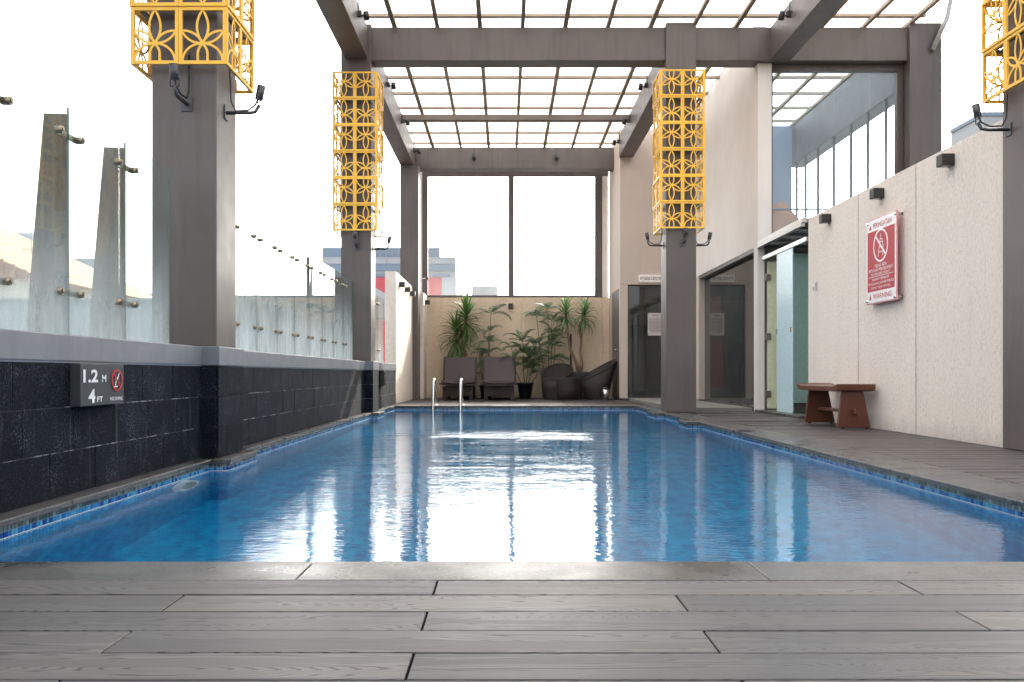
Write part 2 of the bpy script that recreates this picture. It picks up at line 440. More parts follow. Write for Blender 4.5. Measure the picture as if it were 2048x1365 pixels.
# ------------------------------------------------------------ text
def text(name, s, m, parent, origin, ux, uy, h, width=None, align='LEFT', extrude=.0008, shear=0, bold=0):
    """flat lettering: origin world point, ux reading direction, uy up; h cap height"""
    cu = bpy.data.curves.new(name, 'FONT'); cu.body = s; cu.size = 1; cu.extrude = 0; cu.offset = bold
    cu.align_x = 'LEFT'
    tmp = bpy.data.objects.new('tmp_text', cu); COL.objects.link(tmp)
    dg = bpy.context.evaluated_depsgraph_get(); dg.update()
    me = bpy.data.meshes.new_from_object(tmp.evaluated_get(dg))
    bpy.data.objects.remove(tmp); bpy.data.curves.remove(cu)
    xs = [v.co.x for v in me.vertices]; ys = [v.co.y for v in me.vertices]
    x0, x1, y0, y1 = min(xs), max(xs), min(ys), max(ys)
    sy = h / (y1 - y0); sx = sy if width is None else width / (x1 - x0)
    w = (x1 - x0) * sx
    dx = {'LEFT': 0, 'CENTER': -w / 2, 'RIGHT': -w}[align]
    ux, uy, org = Vector(ux), Vector(uy), Vector(origin)
    nrm = ux.cross(uy)
    par = parent.matrix_world.translation if parent else Vector()
    for v in me.vertices:
        p = org + ux * ((v.co.x - x0) * sx + dx) + uy * ((v.co.y - y0) * sy) + nrm * extrude
        v.co = p - parent.location if parent else p
    me.materials.clear(); me.materials.append(m)
    o = bpy.data.objects.new(name, me); COL.objects.link(o)
    if parent: o.parent = parent
    return o

# ============================================================ GROUND BELOW
o = MB().box(-900, 900, -300, 1600, -16.2, -16).build('ground', M['city']); tag(o, kind='structure')

# ============================================================ POOL OUTLINE
XL, XR, YF, YB = -1.78, 2.105, 2.496, 14.6
def bulge(side, x, xi, y0, y1, r=.05):
    """points for a bulge of the outline, going +Y"""
    s = 1 if xi > x else -1
    pts = [(x, y0)]
    for k in range(6):
        a = math.pi / 2 * k / 5
        pts.append((xi - s * r + s * r * math.sin(a), y0 + r - r * math.cos(a)))
    for k in range(6):
        a = math.pi / 2 * k / 5
        pts.append((xi - s * r + s * r * math.cos(a), y1 - r + r * math.sin(a)))
    pts.append((x, y1)); return pts
left = [(XL, YF)] + bulge(0, XL, -1.675, 5.45, 6.15) + bulge(0, XL, -1.675, 11.93, 12.62) + [(XL, YB)]
right = [(XR, YF)] + bulge(0, XR, 1.96, 9.7, 10.25) + bulge(0, XR, 1.98, 11.92, 12.65) + [(XR, YB)]
outline = left + right[::-1]          # clockwise seen from above: up the left, down the right

# water: 1 cm under the coping lip
def offset_poly(pts, d):
    n = len(pts); out = []
    for i in range(n):
        p0, p1, p2 = Vector(pts[i - 1]), Vector(pts[i]), Vector(pts[(i + 1) % n])
        e1 = (p1 - p0).normalized(); e2 = (p2 - p1).normalized()
        n1 = Vector((-e1.y, e1.x)); n2 = Vector((-e2.y, e2.x))
        b = (n1 + n2)
        b = b / max(b.dot(b) / 2, .3) if b.length > 1e-6 else n1
        out.append(tuple(p1 + b * d))
    return out
tile_line = offset_poly(outline, .012)     # outward = left normal for clockwise walk
WZ = -.070
mbw = MB(); mbw.add([(x, y, WZ) for x, y in tile_line][::-1], [tuple(range(len(tile_line)))])
pool_water = mbw.build('pool_water', M['water']); tag(pool_water, kind='structure')
basin = MB()
n = len(tile_line)
bl = offset_poly(outline, .014)
vs = [(x, y, -.02) for x, y in bl] + [(x, y, -1.25) for x, y in bl]
basin.add(vs, [(i, (i + 1) % n, (i + 1) % n + n, i + n) for i in range(n)] + [tuple(range(2 * n - 1, n - 1, -1))])
pool_basin = basin.build('pool_basin', M['mosaic']); tag(pool_basin, kind='structure')
# waterline tiles, real pieces joined (far too many to pick apart)
tb, tg, tl_ = MB(), MB(), MB()
for i in range(n):
    a, b = Vector(tile_line[i]), Vector(tile_line[(i + 1) % n])
    L = (b - a).length; cnt = max(1, round(L / .025)); d = (b - a) / cnt
    nin = Vector((d.y, -d.x)).normalized()
    for k in range(cnt):
        p, q = a + d * (k + .08), a + d * (k + .92)
        for r_ in range(4):
            z1 = -.0225 - r_ * .0235; z0 = z1 - .0215
            pr = .003
            m_ = tg if r_ == 0 else tb
            P = [(p.x, p.y, z0), (q.x, q.y, z0), (q.x, q.y, z1), (p.x, p.y, z1)]
            Q = [(x + nin.x * pr, y + nin.y * pr, z) for x, y, z in P]
            m_.add(P + Q, [(4, 5, 6, 7), (0, 1, 5, 4), (3, 7, 6, 2), (0, 4, 7, 3), (1, 2, 6, 5)])
o = tb.build('blue_waterline_tiles', M['tile_blue'], pool_basin); tag(o, kind='stuff')
o = tg.build('grey_waterline_tiles', M['tile_grey'], pool_basin); tag(o, kind='stuff')
gl_ = MB(); g_ = offset_poly(outline, .0122)
for i in range(n):
    a, b = g_[i], g_[(i + 1) % n]
    gl_.add([(a[0], a[1], -.12), (b[0], b[1], -.12), (b[0], b[1], -.02), (a[0], a[1], -.02)], [(0, 1, 2, 3)])
gl_.build('grout_bed', M['grout'], pool_basin)
# pale strip painting the meniscus glint just above the water
ll = offset_poly(outline, .0065); 
for i in range(n):
    a, b = ll[i], ll[(i + 1) % n]
    tl_.add([(a[0], a[1], WZ + .001), (b[0], b[1], WZ + .001), (b[0], b[1], WZ + .0045), (a[0], a[1], WZ + .0045)], [(0, 1, 2, 3)])
tl_.build('meniscus_glint', M['glint_strip'], pool_basin)
# underwater lamp on the left wall
pl = empty('pool_lamp', (-1.79, 5.0, -.30), label='round white underwater lamp in the left pool wall', cat='pool lamp')
def disc_x(r, x0, x1, nn=28):
    mb = MB(); vs = []
    for x in (x0, x1):
        for k in range(nn):
            a = 2 * math.pi * k / nn; vs.append((x, r * math.cos(a), r * math.sin(a)))
    fs = [(k, (k + 1) % nn, (k + 1) % nn + nn, k + nn) for k in range(nn)] + [tuple(range(nn)), tuple(range(2 * nn - 1, nn - 1, -1))]
    return mb.add(vs, fs)
disc_x(.16, 0, .035).build('rim', M['white'], pl, .008)
disc_x(.11, .035, .042).build('lens', plain('pool_lamp_lens', (.35, .33, .2), .2), pl)

# coping slabs
coping = empty('pool_coping', (0, 0, 0), kind='structure')
def slab(x0, x1, y0, y1, z=.0):
    o = MB().box(x0 + .0015, x1 - .0015, y0 + .0015, y1 - .0015, -.026, z + random.uniform(-.0006, .0006)).build('coping_slab', M['coping'], coping, .004)
    return o
xs = [-2.3, -1.73, -.53, .67, 1.87, 3.07, 4.27, 5.1]
for a, b in zip(xs, xs[1:]): slab(a, b, 2.266, YF)
y = YF; 
while y < YB - .01:                       # left lip and right border
    y1 = min(y + 1.21, YB)
    slab(-1.875, XL, y, y1); slab(XR, 2.43, y, y1); y = y1
xs = [-1.875, -1.0, .2, 1.4, 2.43]
for a, b in zip(xs, xs[1:]): slab(a, b, YB, YB + .24)
for (x, xi, y0, y1) in ((XL, -1.675, 5.45, 6.15), (XL, -1.675, 11.93, 12.62), (XR, 1.96, 9.7, 10.25), (XR, 1.98, 11.92, 12.65)):
    pts = bulge(0, x, xi, y0, y1)
    if xi > x: pts = pts[::-1]
    MB().prism(pts, 'z', -.027, .0005).build('coping_slab', M['coping'], coping, .004)

# ============================================================ DECK
deck = empty('pool_deck', (0, 0, 0), kind='structure')
base = MB()
base.box(-2.6, 5.2, -1.2, 2.27, -.12, -.026)
base.box(XR + .02, 5.2, 2.27, 14.6, -.12, -.026)
base.box(-2.2, 5.2, 14.62, 21, -.12, -.026)
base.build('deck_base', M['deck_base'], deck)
PW, PL = .147, 1.157
def plank_mesh(L, name='plank', mat='plank', gap=.005):
    bm = bmesh.new(); bmesh.ops.create_cube(bm, size=1)
    for v in bm.verts: v.co = Vector((v.co.x * (L - .0045), v.co.y * (PW - gap), v.co.z * .022 - .011))
    bmesh.ops.bevel(bm, geom=[e for e in bm.edges], offset=.0018, segments=1, affect='EDGES')
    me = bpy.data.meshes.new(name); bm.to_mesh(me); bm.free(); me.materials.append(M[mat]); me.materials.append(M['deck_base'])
    for p in me.polygons: p.material_index = 0 if p.normal.z > .5 else 1  # side and end faces blackened, painting shade into the gaps
    return me
pm = plank_mesh(PL)
def lay(mesh, x, y, tl=.002):
    o = inst('plank', mesh, deck, (x, y + random.uniform(-.0012, .0012), random.uniform(-.0012, .0004)),
             (random.uniform(-tl, tl), random.uniform(-.0006, .0006), random.uniform(-.0006, .0006)))
for r_ in range(17):
    yc = 2.266 - PW * (r_ + .5)
    ph = -.17 if r_ % 2 == 0 else -.755
    k = -2
    for k in range(-2, 5):
        xc = ph + PL * (k + .5)
        if xc < -2.6 or xc > 5.1: continue
        lay(pm, xc, yc)
# right-hand walkway: planks laid across from the coping to the wall
Lr = 3.50 - 2.434
pr = plank_mesh(Lr, 'plank_walkway', 'walk_plank', .022)
far = MB()
r_ = 0
while True:
    yc = 2.27 + PW * (r_ + .5)
    if yc > 19.6: break
    x1 = 3.50
    if yc < 8.2:
        lay(pr, (2.434 + 3.50) / 2, yc, .012)
        if yc < 5.85: lay(pm, 3.502 + PL / 2, yc)
    else:
        x1 = 4.6 if 10.45 < yc < 12.2 else 3.60
        x0 = 2.434 if yc < YB + .24 else -1.87
        if x0 < 0 and yc - PW / 2 < YB + .24: x0 = 2.434
        j = x0; first = (r_ % 2) * .58 + .58
        while j < x1:
            e = min(x1, j + (first if j == x0 else PL))
            far.box(j + .002, e - .002, yc - PW / 2 + .011, yc + PW / 2 - .011, -.022, 0)
            t1, t2 = random.uniform(-.0035, .0003), random.uniform(-.0035, .0003)
            for q, zz in ((-4, t1), (-3, t1), (-2, t2), (-1, t2)): far.v[q] = (far.v[q][0], far.v[q][1], zz)
            j = e
    r_ += 1
o = far.build('far_planks', M['walk_plank'], deck); tag(o, kind='stuff')
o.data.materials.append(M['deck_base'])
for p in o.data.polygons: p.material_index = 0 if p.normal.z > .5 else 1  # same painted gap shade on the far plank sides

# ============================================================ LEFT STONE WALL
sw = empty('stone_wall', (-1.87, 8, 0), label='low black stone block wall with grey painted ledge along the left of the pool', cat='wall')
box1('core', M['mortar'], (-2.35, -1.884, -1.2, 15.42, -.03, .567), sw)
box1('ledge', M['ledge'], (-2.36, -1.862, -1.2, 15.43, .572, .688), sw, .006)
box1('joint_line', M['mortar'], (-2.30, -1.868, -1.2, 15.42, .5665, .573), sw)
bm_cache = {}
def block_mesh(L, H):
    key = (round(L, 3), round(H, 3))
    if key not in bm_cache:
        bm = bmesh.new(); bmesh.ops.create_cube(bm, size=1)
        for v in bm.verts: v.co = Vector((v.co.x * .02, v.co.y * L, v.co.z * H))
        bmesh.ops.bevel(bm, geom=[e for e in bm.edges], offset=.002, segments=1, affect='EDGES')
        me = bpy.data.meshes.new('stone_block'); bm.to_mesh(me); bm.free(); me.materials.append(M['stone']); bm_cache[key] = me
    return bm_cache[key]
BH = .189
plinths = [(5.54, 6.06), (12.02, 12.54)]
for c in range(3):
    z = BH * (c + .5)
    offs = 3.70 - .41 * 3 if c == 0 else (3.49 - .41 * 3 if c == 1 else 3.70 - .41 * 3 + .13)
    y = offs - .41 * 8
    while y < 15.42:
        a, b = max(y, -1.2), min(y + .41, 15.42)
        if b - a > .05:
            inst('block', block_mesh(b - a - .003, BH - .003), sw, (-1.881 + 1.87 + random.uniform(-.001, .0015), (a + b) / 2 - 8, z))
        y += .41
for (y0, y1) in plinths:
    box1('pier_core', M['mortar'], (-2.34, -1.784, y0 + .011, y1 - .011, -.03, .565), sw)
    box1('pier_ledge', M['ledge'], (-2.35, -1.757, y0 - .006, y1 + .006, .570, .689), sw, .006)
    for c in range(3):
        z = BH * (c + .5)
        if c != 0:
            inst('block', block_mesh(y1 - y0 - .004, BH - .003), sw, (-1.773 + 1.87, (y0 + y1) / 2 - 8, z))
        else:
            inst('block', block_mesh((y1 - y0) / 3 - .003, BH - .003), sw, (-1.773 + 1.87, y0 + (y1 - y0) / 6 - 8, z))
            inst('block', block_mesh((y1 - y0) * 2 / 3 - .003, BH - .003), sw, (-1.773 + 1.87, y0 + (y1 - y0) * 2 / 3 - 8, z))
        inst('block', block_mesh(.098, BH - .003), sw, (-1.832 + 1.87, y0 + .006 - 8, z), (0, 0, R(90)))

t = NT('patchy_joint'); nn_ = t.noise(t.coords((6, 6, 6)), 1.5, 5, .7)
t.link(t.ramp(nn_, [(.50, (.012, .013, .016)), (.66, (.34, .36, .38))]), t.b.inputs['Base Color']); t.b.inputs['Roughness'].default_value = .9
for c in (1, 2):
    box1('joint_line', t.m, (-1.883, -1.8715, -1.2, 15.42, BH * c - .0022, BH * c + .0022), sw)
# depth marker
dm = empty('depth_marker', (-1.825, 4.09, .378), label='black stone depth marker painted 1.2 M, 4 FT and NO DIVING', cat='sign')
DY0, DY1, DZ0, DZ1, DX = 3.87, 4.31, .378, .564, -1.825
box1('stone_slab', plain('marker_stone', (.035, .036, .04), .6), (-1.872, DX, DY0, DY1, DZ0, DZ1), dm, .003)
UY, UZ = (0, 1, 0), (0, 0, 1)
def dmt(s, fx, fz, h, w, m=None, bold=.02):
    text('lettering', s, m or M['white'], dm, (DX, DY0 + fx * (DY1 - DY0), DZ0 + fz * (DZ1 - DZ0)), UY, UZ, h * (DZ1 - DZ0), w * (DY1 - DY0), 'LEFT', .0016, bold=bold)
dmt('1.2', .05, .555, .31, .32, bold=.03); dmt('M', .46, .56, .18, .10)
dmt('4', .16, .07, .33, .15, bold=.03); dmt('FT', .35, .085, .13, .13, bold=.02)
dmt('NO DIVING', .655, .10, .085, .30, bold=.015)
cy, cz = DY0 + .81 * (DY1 - DY0), DZ0 + .60 * (DZ1 - DZ0)
def ring_x(r0, r1, cy, cz, x, t_=.002, ay=1, nn=40, s=1):
    mb = MB(); vs = []
    for k in range(nn):
        a = 2 * math.pi * k / nn
        for r, xx in ((r0, x), (r1, x), (r1, x + s * t_), (r0, x + s * t_)):
            vs.append((xx, cy + r * ay * math.cos(a), cz + r * math.sin(a)))
    fs = []
    for k in range(nn):
        j = (k + 1) % nn
        for q in range(4):
            fs.append((k * 4 + q, j * 4 + q, j * 4 + (q + 1) % 4, k * 4 + (q + 1) % 4))
    return mb.add(vs, fs)
ring_x(.043, .051, cy, cz, DX + .001, .003, 1.15).build('prohibition_ring', M['red_paint'], dm, world=True)
def bar_x(p, q, w, x, t_, s=1):
    p, q = Vector(p), Vector(q); d = (q - p).normalized(); nn = Vector((-d.y, d.x)) * w / 2
    pts = [p + nn, p - nn, q - nn, q + nn]
    return MB().prism([tuple(a) for a in pts], 'x', x, x + s * t_)
bar_x((cy - .038, cz + .034), (cy + .038, cz - .034), .008, DX + .001, .0036).build('prohibition_bar', M['red_paint'], dm, world=True)
dv = MB()
for p, q, w in (((cy + .028, cz + .034), (cy + .010, cz + .006), .006), ((cy + .010, cz + .006), (cy - .008, cz - .008), .007), ((cy - .012, cz + .010), (cy - .012, cz + .001), .006),
                ((cy - .010, cz - .006), (cy - .012, cz - .024), .006), ((cy - .026, cz - .030), (cy + .008, cz - .028), .006), ((cy - .004, cz + .004), (cy + .014, cz + .016), .004)):
    b_ = bar_x(p, q, w, DX + .0008, .0014); dv.add(b_.v, b_.f)
dv.build('diver_symbol', M['white'], dm, world=True)
# second small box lower down the wall
wb2 = empty('wall_box', (-1.84, 13.5, .34), label='small black box on the sunlit end of the black stone wall', cat='box')
box1('body', M['rubber'], (-1.871, -1.80, 13.40, 13.62, .34, .57), wb2, .004)
box1('cover', M['black'], (-1.80, -1.796, 13.42, 13.60, .36, .55), wb2, .001)

# ============================================================ COLUMNS AND BEAMS
def column(x0, x1, y0, y1, z0, z1, label):
    e = empty('column', ((x0 + x1) / 2, (y0 + y1) / 2, z0), label=label, cat='column', group='grey painted columns around the pool')
    box1('shaft', M['column'], (x0, x1, y0, y1, z0, z1), e, .008); return e
column(-2.205, -1.80, 5.615, 6.02, .689, 4.75, 'dark grey column rising from the left wall nearest the NO DIVING marker')
column(-2.205, -1.80, 12.09, 12.50, .689, 5.22, 'dark grey column with yellow lattice at the far end of the black wall')
column(2.165, 2.57, 12.09, 12.50, 0, 5.24, 'freestanding dark grey column in the deck hiding part of the fitness center door')
column(3.47, 3.875, 5.87, 6.28, 0, 4.75, 'dark grey column closing the near end of the cream textured wall')
column(5.44, 5.87, 12.09, 12.5, 0, 5.24, 'wide grey column behind the textured wall, beside the tall bluish window')
column(-2.12, -1.75, 18.2, 18.56, 0, 4.75, 'dark grey column in the far left corner beside the big window')
column(2.30, 2.62, 18.58, 18.9, 2.3, 4.75, 'grey column stub above the far right corner door')
def beam(name, b, label, mat=None):
    e = empty('beam', ((b[0] + b[1]) / 2, (b[2] + b[3]) / 2, b[4]), label=label, cat='beam', group='grey painted roof beams')
    box1('beam_body', mat or M['column'], b, e, .008); return e
beam('b', (-2.15, -1.847, -1.2, 12.088, 4.75, 5.19), 'grey beam running from above the camera to the left lattice column')
beam('b', (-2.13, -1.85, 12.502, 18.9, 4.75, 5.19), 'grey beam running from the left lattice column to the far left corner')
beam('b', (3.58, 3.86, -1.2, 12.15, 4.752, 5.195), 'grey beam running towards the camera above the textured wall')
beam('b', (2.23, 2.51, 12.502, 17.598, 4.75, 5.18), 'grey beam running from the freestanding column to the fitness block')
beam('b', (-1.847, 5.44, 12.152, 12.44, 4.748, 5.20), 'long grey cross beam spanning the whole roof over the middle of the pool')
beam('b', (-1.85, 2.25, 18.58, 18.88, 4.752, 5.20), 'grey cross beam above the far two pane window')
beam('b', (5.44, 5.7, 12.502, 17.2, 4.45, 5.2), 'bluish grey beam seen through the tall right window')

# ============================================================ PERGOLA ROOF
pg = empty('pergola_roof', (1, 9, 5.22), label='open slatted roof grid of thin brown bars over the pool', cat='pergola')
for i in range(-3, 10):
    X = .24 + .58 * i
    if 3.5 < X < 3.9: continue
    wdt = .030 if i % 2 else .026
    box1('lengthwise_slat', M['louvre'], (X - wdt, X + wdt, -1.0, 18.9, 5.222, 5.268), pg)
for a, b in ((-1.98, .24), (.24, 2.56), (2.56, 5.6)):
    box1('roof_sheet', M['sheet'], (a + .002, b - .002, -1.0, 18.9, 5.312, 5.316), pg)
for j in range(-13, 9):
    Y = 11.99 + .83 * j
    if Y < -.9: continue
    box1('crosswise_slat', M['louvre'], (-1.98, 5.6, Y - .034, Y + .034, 5.269, 5.308), pg)
box1('purlin', M['purlin'], (-1.846, 2.228, 16.10, 16.20, 5.06, 5.16), pg, .004)
for X in (-.92, .24 + .58 * 2, .24 + .58 * 4):
    for Y in (12.36, 16.1):
        if X > 2.2 and Y > 13: continue
        box1('post_stub', M['louvre'], (X - .02, X + .02, Y, Y + .04, 5.162, 5.221), pg)

# ============================================================ LATTICE SCREENS
PWD, PHT = .293, .353
def ribbon(mb, pts, w, zoff, th=.004, closed=False):
    P = [Vector(p) for p in pts]; n = len(P); L = []; Rr = []
    for i in range(n):
        if closed: a, b = P[i - 1], P[(i + 1) % n]
        else: a, b = P[max(i - 1, 0)], P[min(i + 1, n - 1)]
        d = (b - a).normalized(); nn = Vector((-d.y, d.x)) * w / 2
        L.append(P[i] + nn); Rr.append(P[i] - nn)
    y0, y1 = -th / 2 - zoff, th / 2 + zoff
    vs = []
    for i in range(n):
        vs += [(L[i].x, y0, L[i].y), (Rr[i].x, y0, Rr[i].y), (Rr[i].x, y1, Rr[i].y), (L[i].x, y1, L[i].y)]
    fs = []
    m = n if closed else n - 1
    for i in range(m):
        j = (i + 1) % n
        for q in range(4): fs.append((i * 4 + q, i * 4 + (q + 1) % 4, j * 4 + (q + 1) % 4, j * 4 + q))
    mb.add(vs, fs)
def leaf_pts(c, tip, wid, k=9):
    c, tip = Vector(c), Vector(tip); d = tip - c; nn = Vector((-d.y, d.x)).normalized() * wid
    up = [c + d * (i / k) + nn * math.sin(math.pi * i / k) ** .85 for i in range(k + 1)]
    dn = [c + d * (i / k) - nn * math.sin(math.pi * i / k) ** .85 for i in range(k - 1, 0, -1)]
    return up + dn
def lattice_mesh():
    mb = MB(); w, h = PWD, PHT; b = .021; hw, hh = w / 2 - .0012, h / 2 - .0012
    for (x0, x1, z0, z1) in ((-hw, hw, -hh, -hh + b), (-hw, hw, hh - b, hh), (-hw, -hw + b, -hh + b, hh - b), (hw - b, hw, -hh + b, hh - b)):
        mb.box(x0, x1, -.004, .012, z0, z1)
    c = (0, -.047); s = .0138
    ribbon(mb, leaf_pts(c, (0, hh - b + .003), .035), s, 0, closed=True)
    for sg in (-1, 1):
        ribbon(mb, leaf_pts(c, (sg * (hw - b + .004), .030), .024), s, .0003, closed=True)
        # outer lower arcs
        q = [(sg * (.006 + (hw - b - .006) * math.sin(a)), c[1] - .002 - (hh - b + c[1] + .004) * (1 - math.cos(a))) for a in [math.pi / 2 * i / 10 for i in range(11)]]
        ribbon(mb, q, s, .0006 + .0002 * sg)
        # inner arch
        q = [(sg * (.030 * math.sin(min(1, i / 6) * math.pi / 2)), c[1] - .004 - (hh - b + c[1]) * (i / 10) ** 1.15) for i in range(11)]
        ribbon(mb, q, s, .0011 + .0002 * sg)
    # hub
    ribbon(mb, [(-.016, c[1]), (.016, c[1])], .026, .0015)
    return mb.mesh('lattice_panel', M['yellow'])
lm = lattice_mesh()
tie_m = MB().box(-.23, .23, .240, .262, -.011, .011).mesh('tie_bar', M['dark_metal'])
def cage(cx, cy, z0, label, rows=6, sides=(0, 1, 2, 3)):
    e = empty('lattice_screen', (cx, cy, z0), label=label, cat='lattice screen', group='yellow flower lattice screens around the columns')
    m = PWD
    for sd_ in sides:                       # 0 front(-Y) 1 right 2 back 3 left
        a = R(90) * sd_
        for r_ in range(rows):
            for k_ in (-.5, .5):
                lx, ly = k_ * PWD, -m
                x = lx * math.cos(a) - ly * math.sin(a); y = lx * math.sin(a) + ly * math.cos(a)
                flip = r_ % 2 == 1
                inst('lattice_panel', lm, e, (x, y, (r_ + .5) * PHT), (0, math.pi if flip else 0, a) if not flip else (math.pi, 0, a + math.pi if False else a))
    # dark ties back to the column
    for z in (.353, 1.06, 1.765):
        for q in range(4):
            inst('tie_bar', tie_m, e, (0, 0, z + .001 * q), (0, 0, R(90) * q))
    return e
cage(-2.0025, 5.8175, 2.42, 'yellow flower lattice around the near left column, cut off by the top edge')
cage(-2.0025, 12.295, 2.43, 'yellow flower lattice box around the far left column')
cage(2.3675, 12.295, 2.46, 'yellow flower lattice box around the freestanding column in the deck')
cage(3.6725, 6.075, 2.43, 'yellow flower lattice around the column at the near end of the textured wall')

# arm floodlights below the cages
def flood(loc, rz, label):
    e = empty('arm_floodlight', loc, rz, label=label, cat='floodlight', group='black arm floodlights under the lattice screens')
    MB().box(-.035, .035, -.008, 0, -.045, .045).build('wall_plate', M['dark_metal'], e, .002)
    MB().tube([(0, -.006, 0), (0, -.15, .0), (0, -.19, .005), (0, -.215, .045)], .012, 8).build('arm', M['dark_metal'], e)
    MB().tube([(.02, -.02, .30), (.02, -.03, .08), (.02, -.06, .02), (.012, -.14, .02), (0, -.19, .05), (0, -.21, .09)], .006, 6).build('cable', M['rubber'], e)
    y = MB()
    for s_ in (-1, 1): y.tube([(s_ * .026, -.215, .045), (s_ * .028, -.215, .09), (s_ * .025, -.218, .12)], .004, 6)
    y.tube([(-.028, -.215, .045), (.028, -.215, .045)], .005, 6)
    y.build('yoke', M['dark_metal'], e)
    MB().tube([(0, -.214, .085), (0, -.232, .175)], [.025, .027], 16).build('lamp_head', M['dark_metal'], e)
for (cx, cy, z0, who) in ((-2.0025, 5.8175, 2.2, 'near left column'), (-2.0025, 12.295, 2.22, 'far left column'), (2.3675, 12.295, 2.27, 'freestanding column'), (3.6725, 6.075, 2.2, 'column closing the textured wall')):
    fr = 'near left column' == who
    if who != 'column closing the textured wall':
        flood((cx + .02, cy - .2025, z0), 0, 'black arm floodlight on the pool entrance side of the ' + who if False else 'black arm floodlight on the camera side of the ' + who)
        flood((cx + .2025, cy - .02, z0), R(90), 'black arm floodlight reaching out to the right of the ' + who)
    if who == 'freestanding column' or who.startswith('column'):
        flood((cx - .2025, cy + (.12 if who.startswith('column') else 0), z0), R(-90), 'black arm floodlight reaching out over the pool from the ' + who)

# small spots on the beams
def spot(loc, s, label, axis='x'):
    e = empty('beam_spotlight', loc, 0 if axis == 'x' else R(-90) * 1, label=label, cat='spotlight', group='small black spotlights on the roof beams')
    e.scale = (s, 1, 1) if axis == 'x' else (1, 1, 1)
    MB().tube([(.008, 0, .04), (.008, 0, .26)], .006, 6).build('conduit', M['dark_metal'], e)
    MB().box(0, .05, -.03, .03, -.02, .05).build('bracket', M['black'], e, .003)
    MB().tube([(.05, 0, .0), (.09, 0, -.01)], .01, 6).build('joint', M['black'], e)
    MB().tube([(.10, -.01, .045), (.112, .01, -.055)], [.034, .036], 14).build('lamp_head', M['black'], e)
    return e
where = ['on the left beam nearest the camera', 'on the left far beam just behind the lattice column', 'on the left far beam beside the roof purlin', 'at the far left corner of the roof']
for y, w_ in zip((11.3, 14.05, 16.1, 18.2), where): spot((-1.847, y, 5.02), 1, 'small black spotlight ' + w_)
spot((3.58, 11.3, 5.02), -1, 'small black spotlight on the right beam above the textured wall')
for y, w_ in zip((14.1, 16.05, 17.5), ('just behind the freestanding column', 'beside the end of the roof purlin on the right', 'close to the fitness block corner')):
    spot((2.23, y, 5.02), -1, 'small black spotlight ' + w_)
for X, w_ in ((-.64, 'left'), (1.06, 'right')):
    spot((X, 18.58, 4.97), 1, 'small black spotlight on the far cross beam above the %s window pane' % w_, 'y')

# ============================================================ GLASS FENCES
cl_bar = MB()
cl_bar.box(-.018, -.008, -.1, .1, -.014, .014)
cbm = cl_bar.mesh('clamp_bar', M['brass'])
cbo = MB()
cbo.tube([(-.012, 0, 0), (.024, 0, 0)], .017, 14); cbo.tube([(.024, 0, 0), (.029, 0, 0)], .009, 8)
cbb = cbo.mesh('clamp_bolt', M['brass'])
XG = -2.05
def fence(joints, label, fins, gm='fence_glass'):
    e = empty('glass_fence', (XG, (joints[0] + joints[-1]) / 2, .69), label=label, cat='glass fence', group='glass fence sections on the left ledge')
    for a, b in zip(joints, joints[1:]):
        box1('glass_panel', M[gm], (XG - .005, XG + .005, a + .003, b - .006, .70, 1.768), e)
        box1('panel_edge', M['glass_edge'], (XG - .005, XG + .005, b - .0052, b - .003, .70, 1.768), e)
    for y in fins:
        MB().prism([(XG - .008, .69), (XG - .008, 1.735), (XG - .012, 1.742), (XG - .118, 1.745), (XG - .205, .69)], 'y', y + .002, y + .012).build('steel_fin', M['fin'], e, .002, world=True)
        for z in (.90, 1.64):
            c_ = inst('clamp', cbm, e, (0, y - e.location.y, z - .69))
            inst('bolt', cbb, c_, (0, -.1, 0)); inst('bolt', cbb, c_, (0, .1, 0))
    return e
j1 = [-.83 + .632 * i for i in range(11)]; j1 = [y + (5.49 - j1[-1]) for y in j1]
fence(j1, 'glass fence with weathered steel fins beside the near left column, nearest the camera', j1[1:-1])
j2 = [6.10 + .665 * i for i in range(10)]
fence(j2, 'glass fence with steel fins between the two left lattice columns', j2[1:-1], 'fence_glass_dusty')
j3 = [12.56, 13.2, 13.85, 14.5, 15.2]
fence(j3, 'short glass fence behind the far left lattice column', j3[1:-1])

# ============================================================ FAR LEFT TEXTURED WALLS
tw = empty('textured_wall', (-1.97, 16.8, 0), label='sunlit cream textured wall between the stone wall and the far left column', cat='wall')
ys = [15.44, 16.4, 17.3, 18.19]
for a, b in zip(ys, ys[1:]): box1('wall_panel', M['plaster'], (-2.06, -1.87, a + .002, b - .002, 0, 2.28), tw, .004)
box1('wall_panel', M['plaster'], (-2.06, -1.68, 18.58, 19.42, 0, 2.2), tw, .004)
bw = empty('back_wall', (.2, 19.5, 0), label='tan textured wall behind the plants and loungers at the far end', cat='wall')
xs = [-1.68, -1.38, -.71, .35, .72, 1.38, 2.10, 2.25]
for a, b in zip(xs, xs[1:]): box1('wall_panel', M['plaster_tan'], (a + .002, b - .002, 19.42, 19.6, 0, 2.165), bw, .003)
box1('wall_backing', M['mortar'], (-1.7, 2.25, 19.602, 19.66, 0, 2.16), bw)
box1('joint_groove', M['black'], (1.40, 1.44, 19.405, 19.419, .0, 1.38), bw)

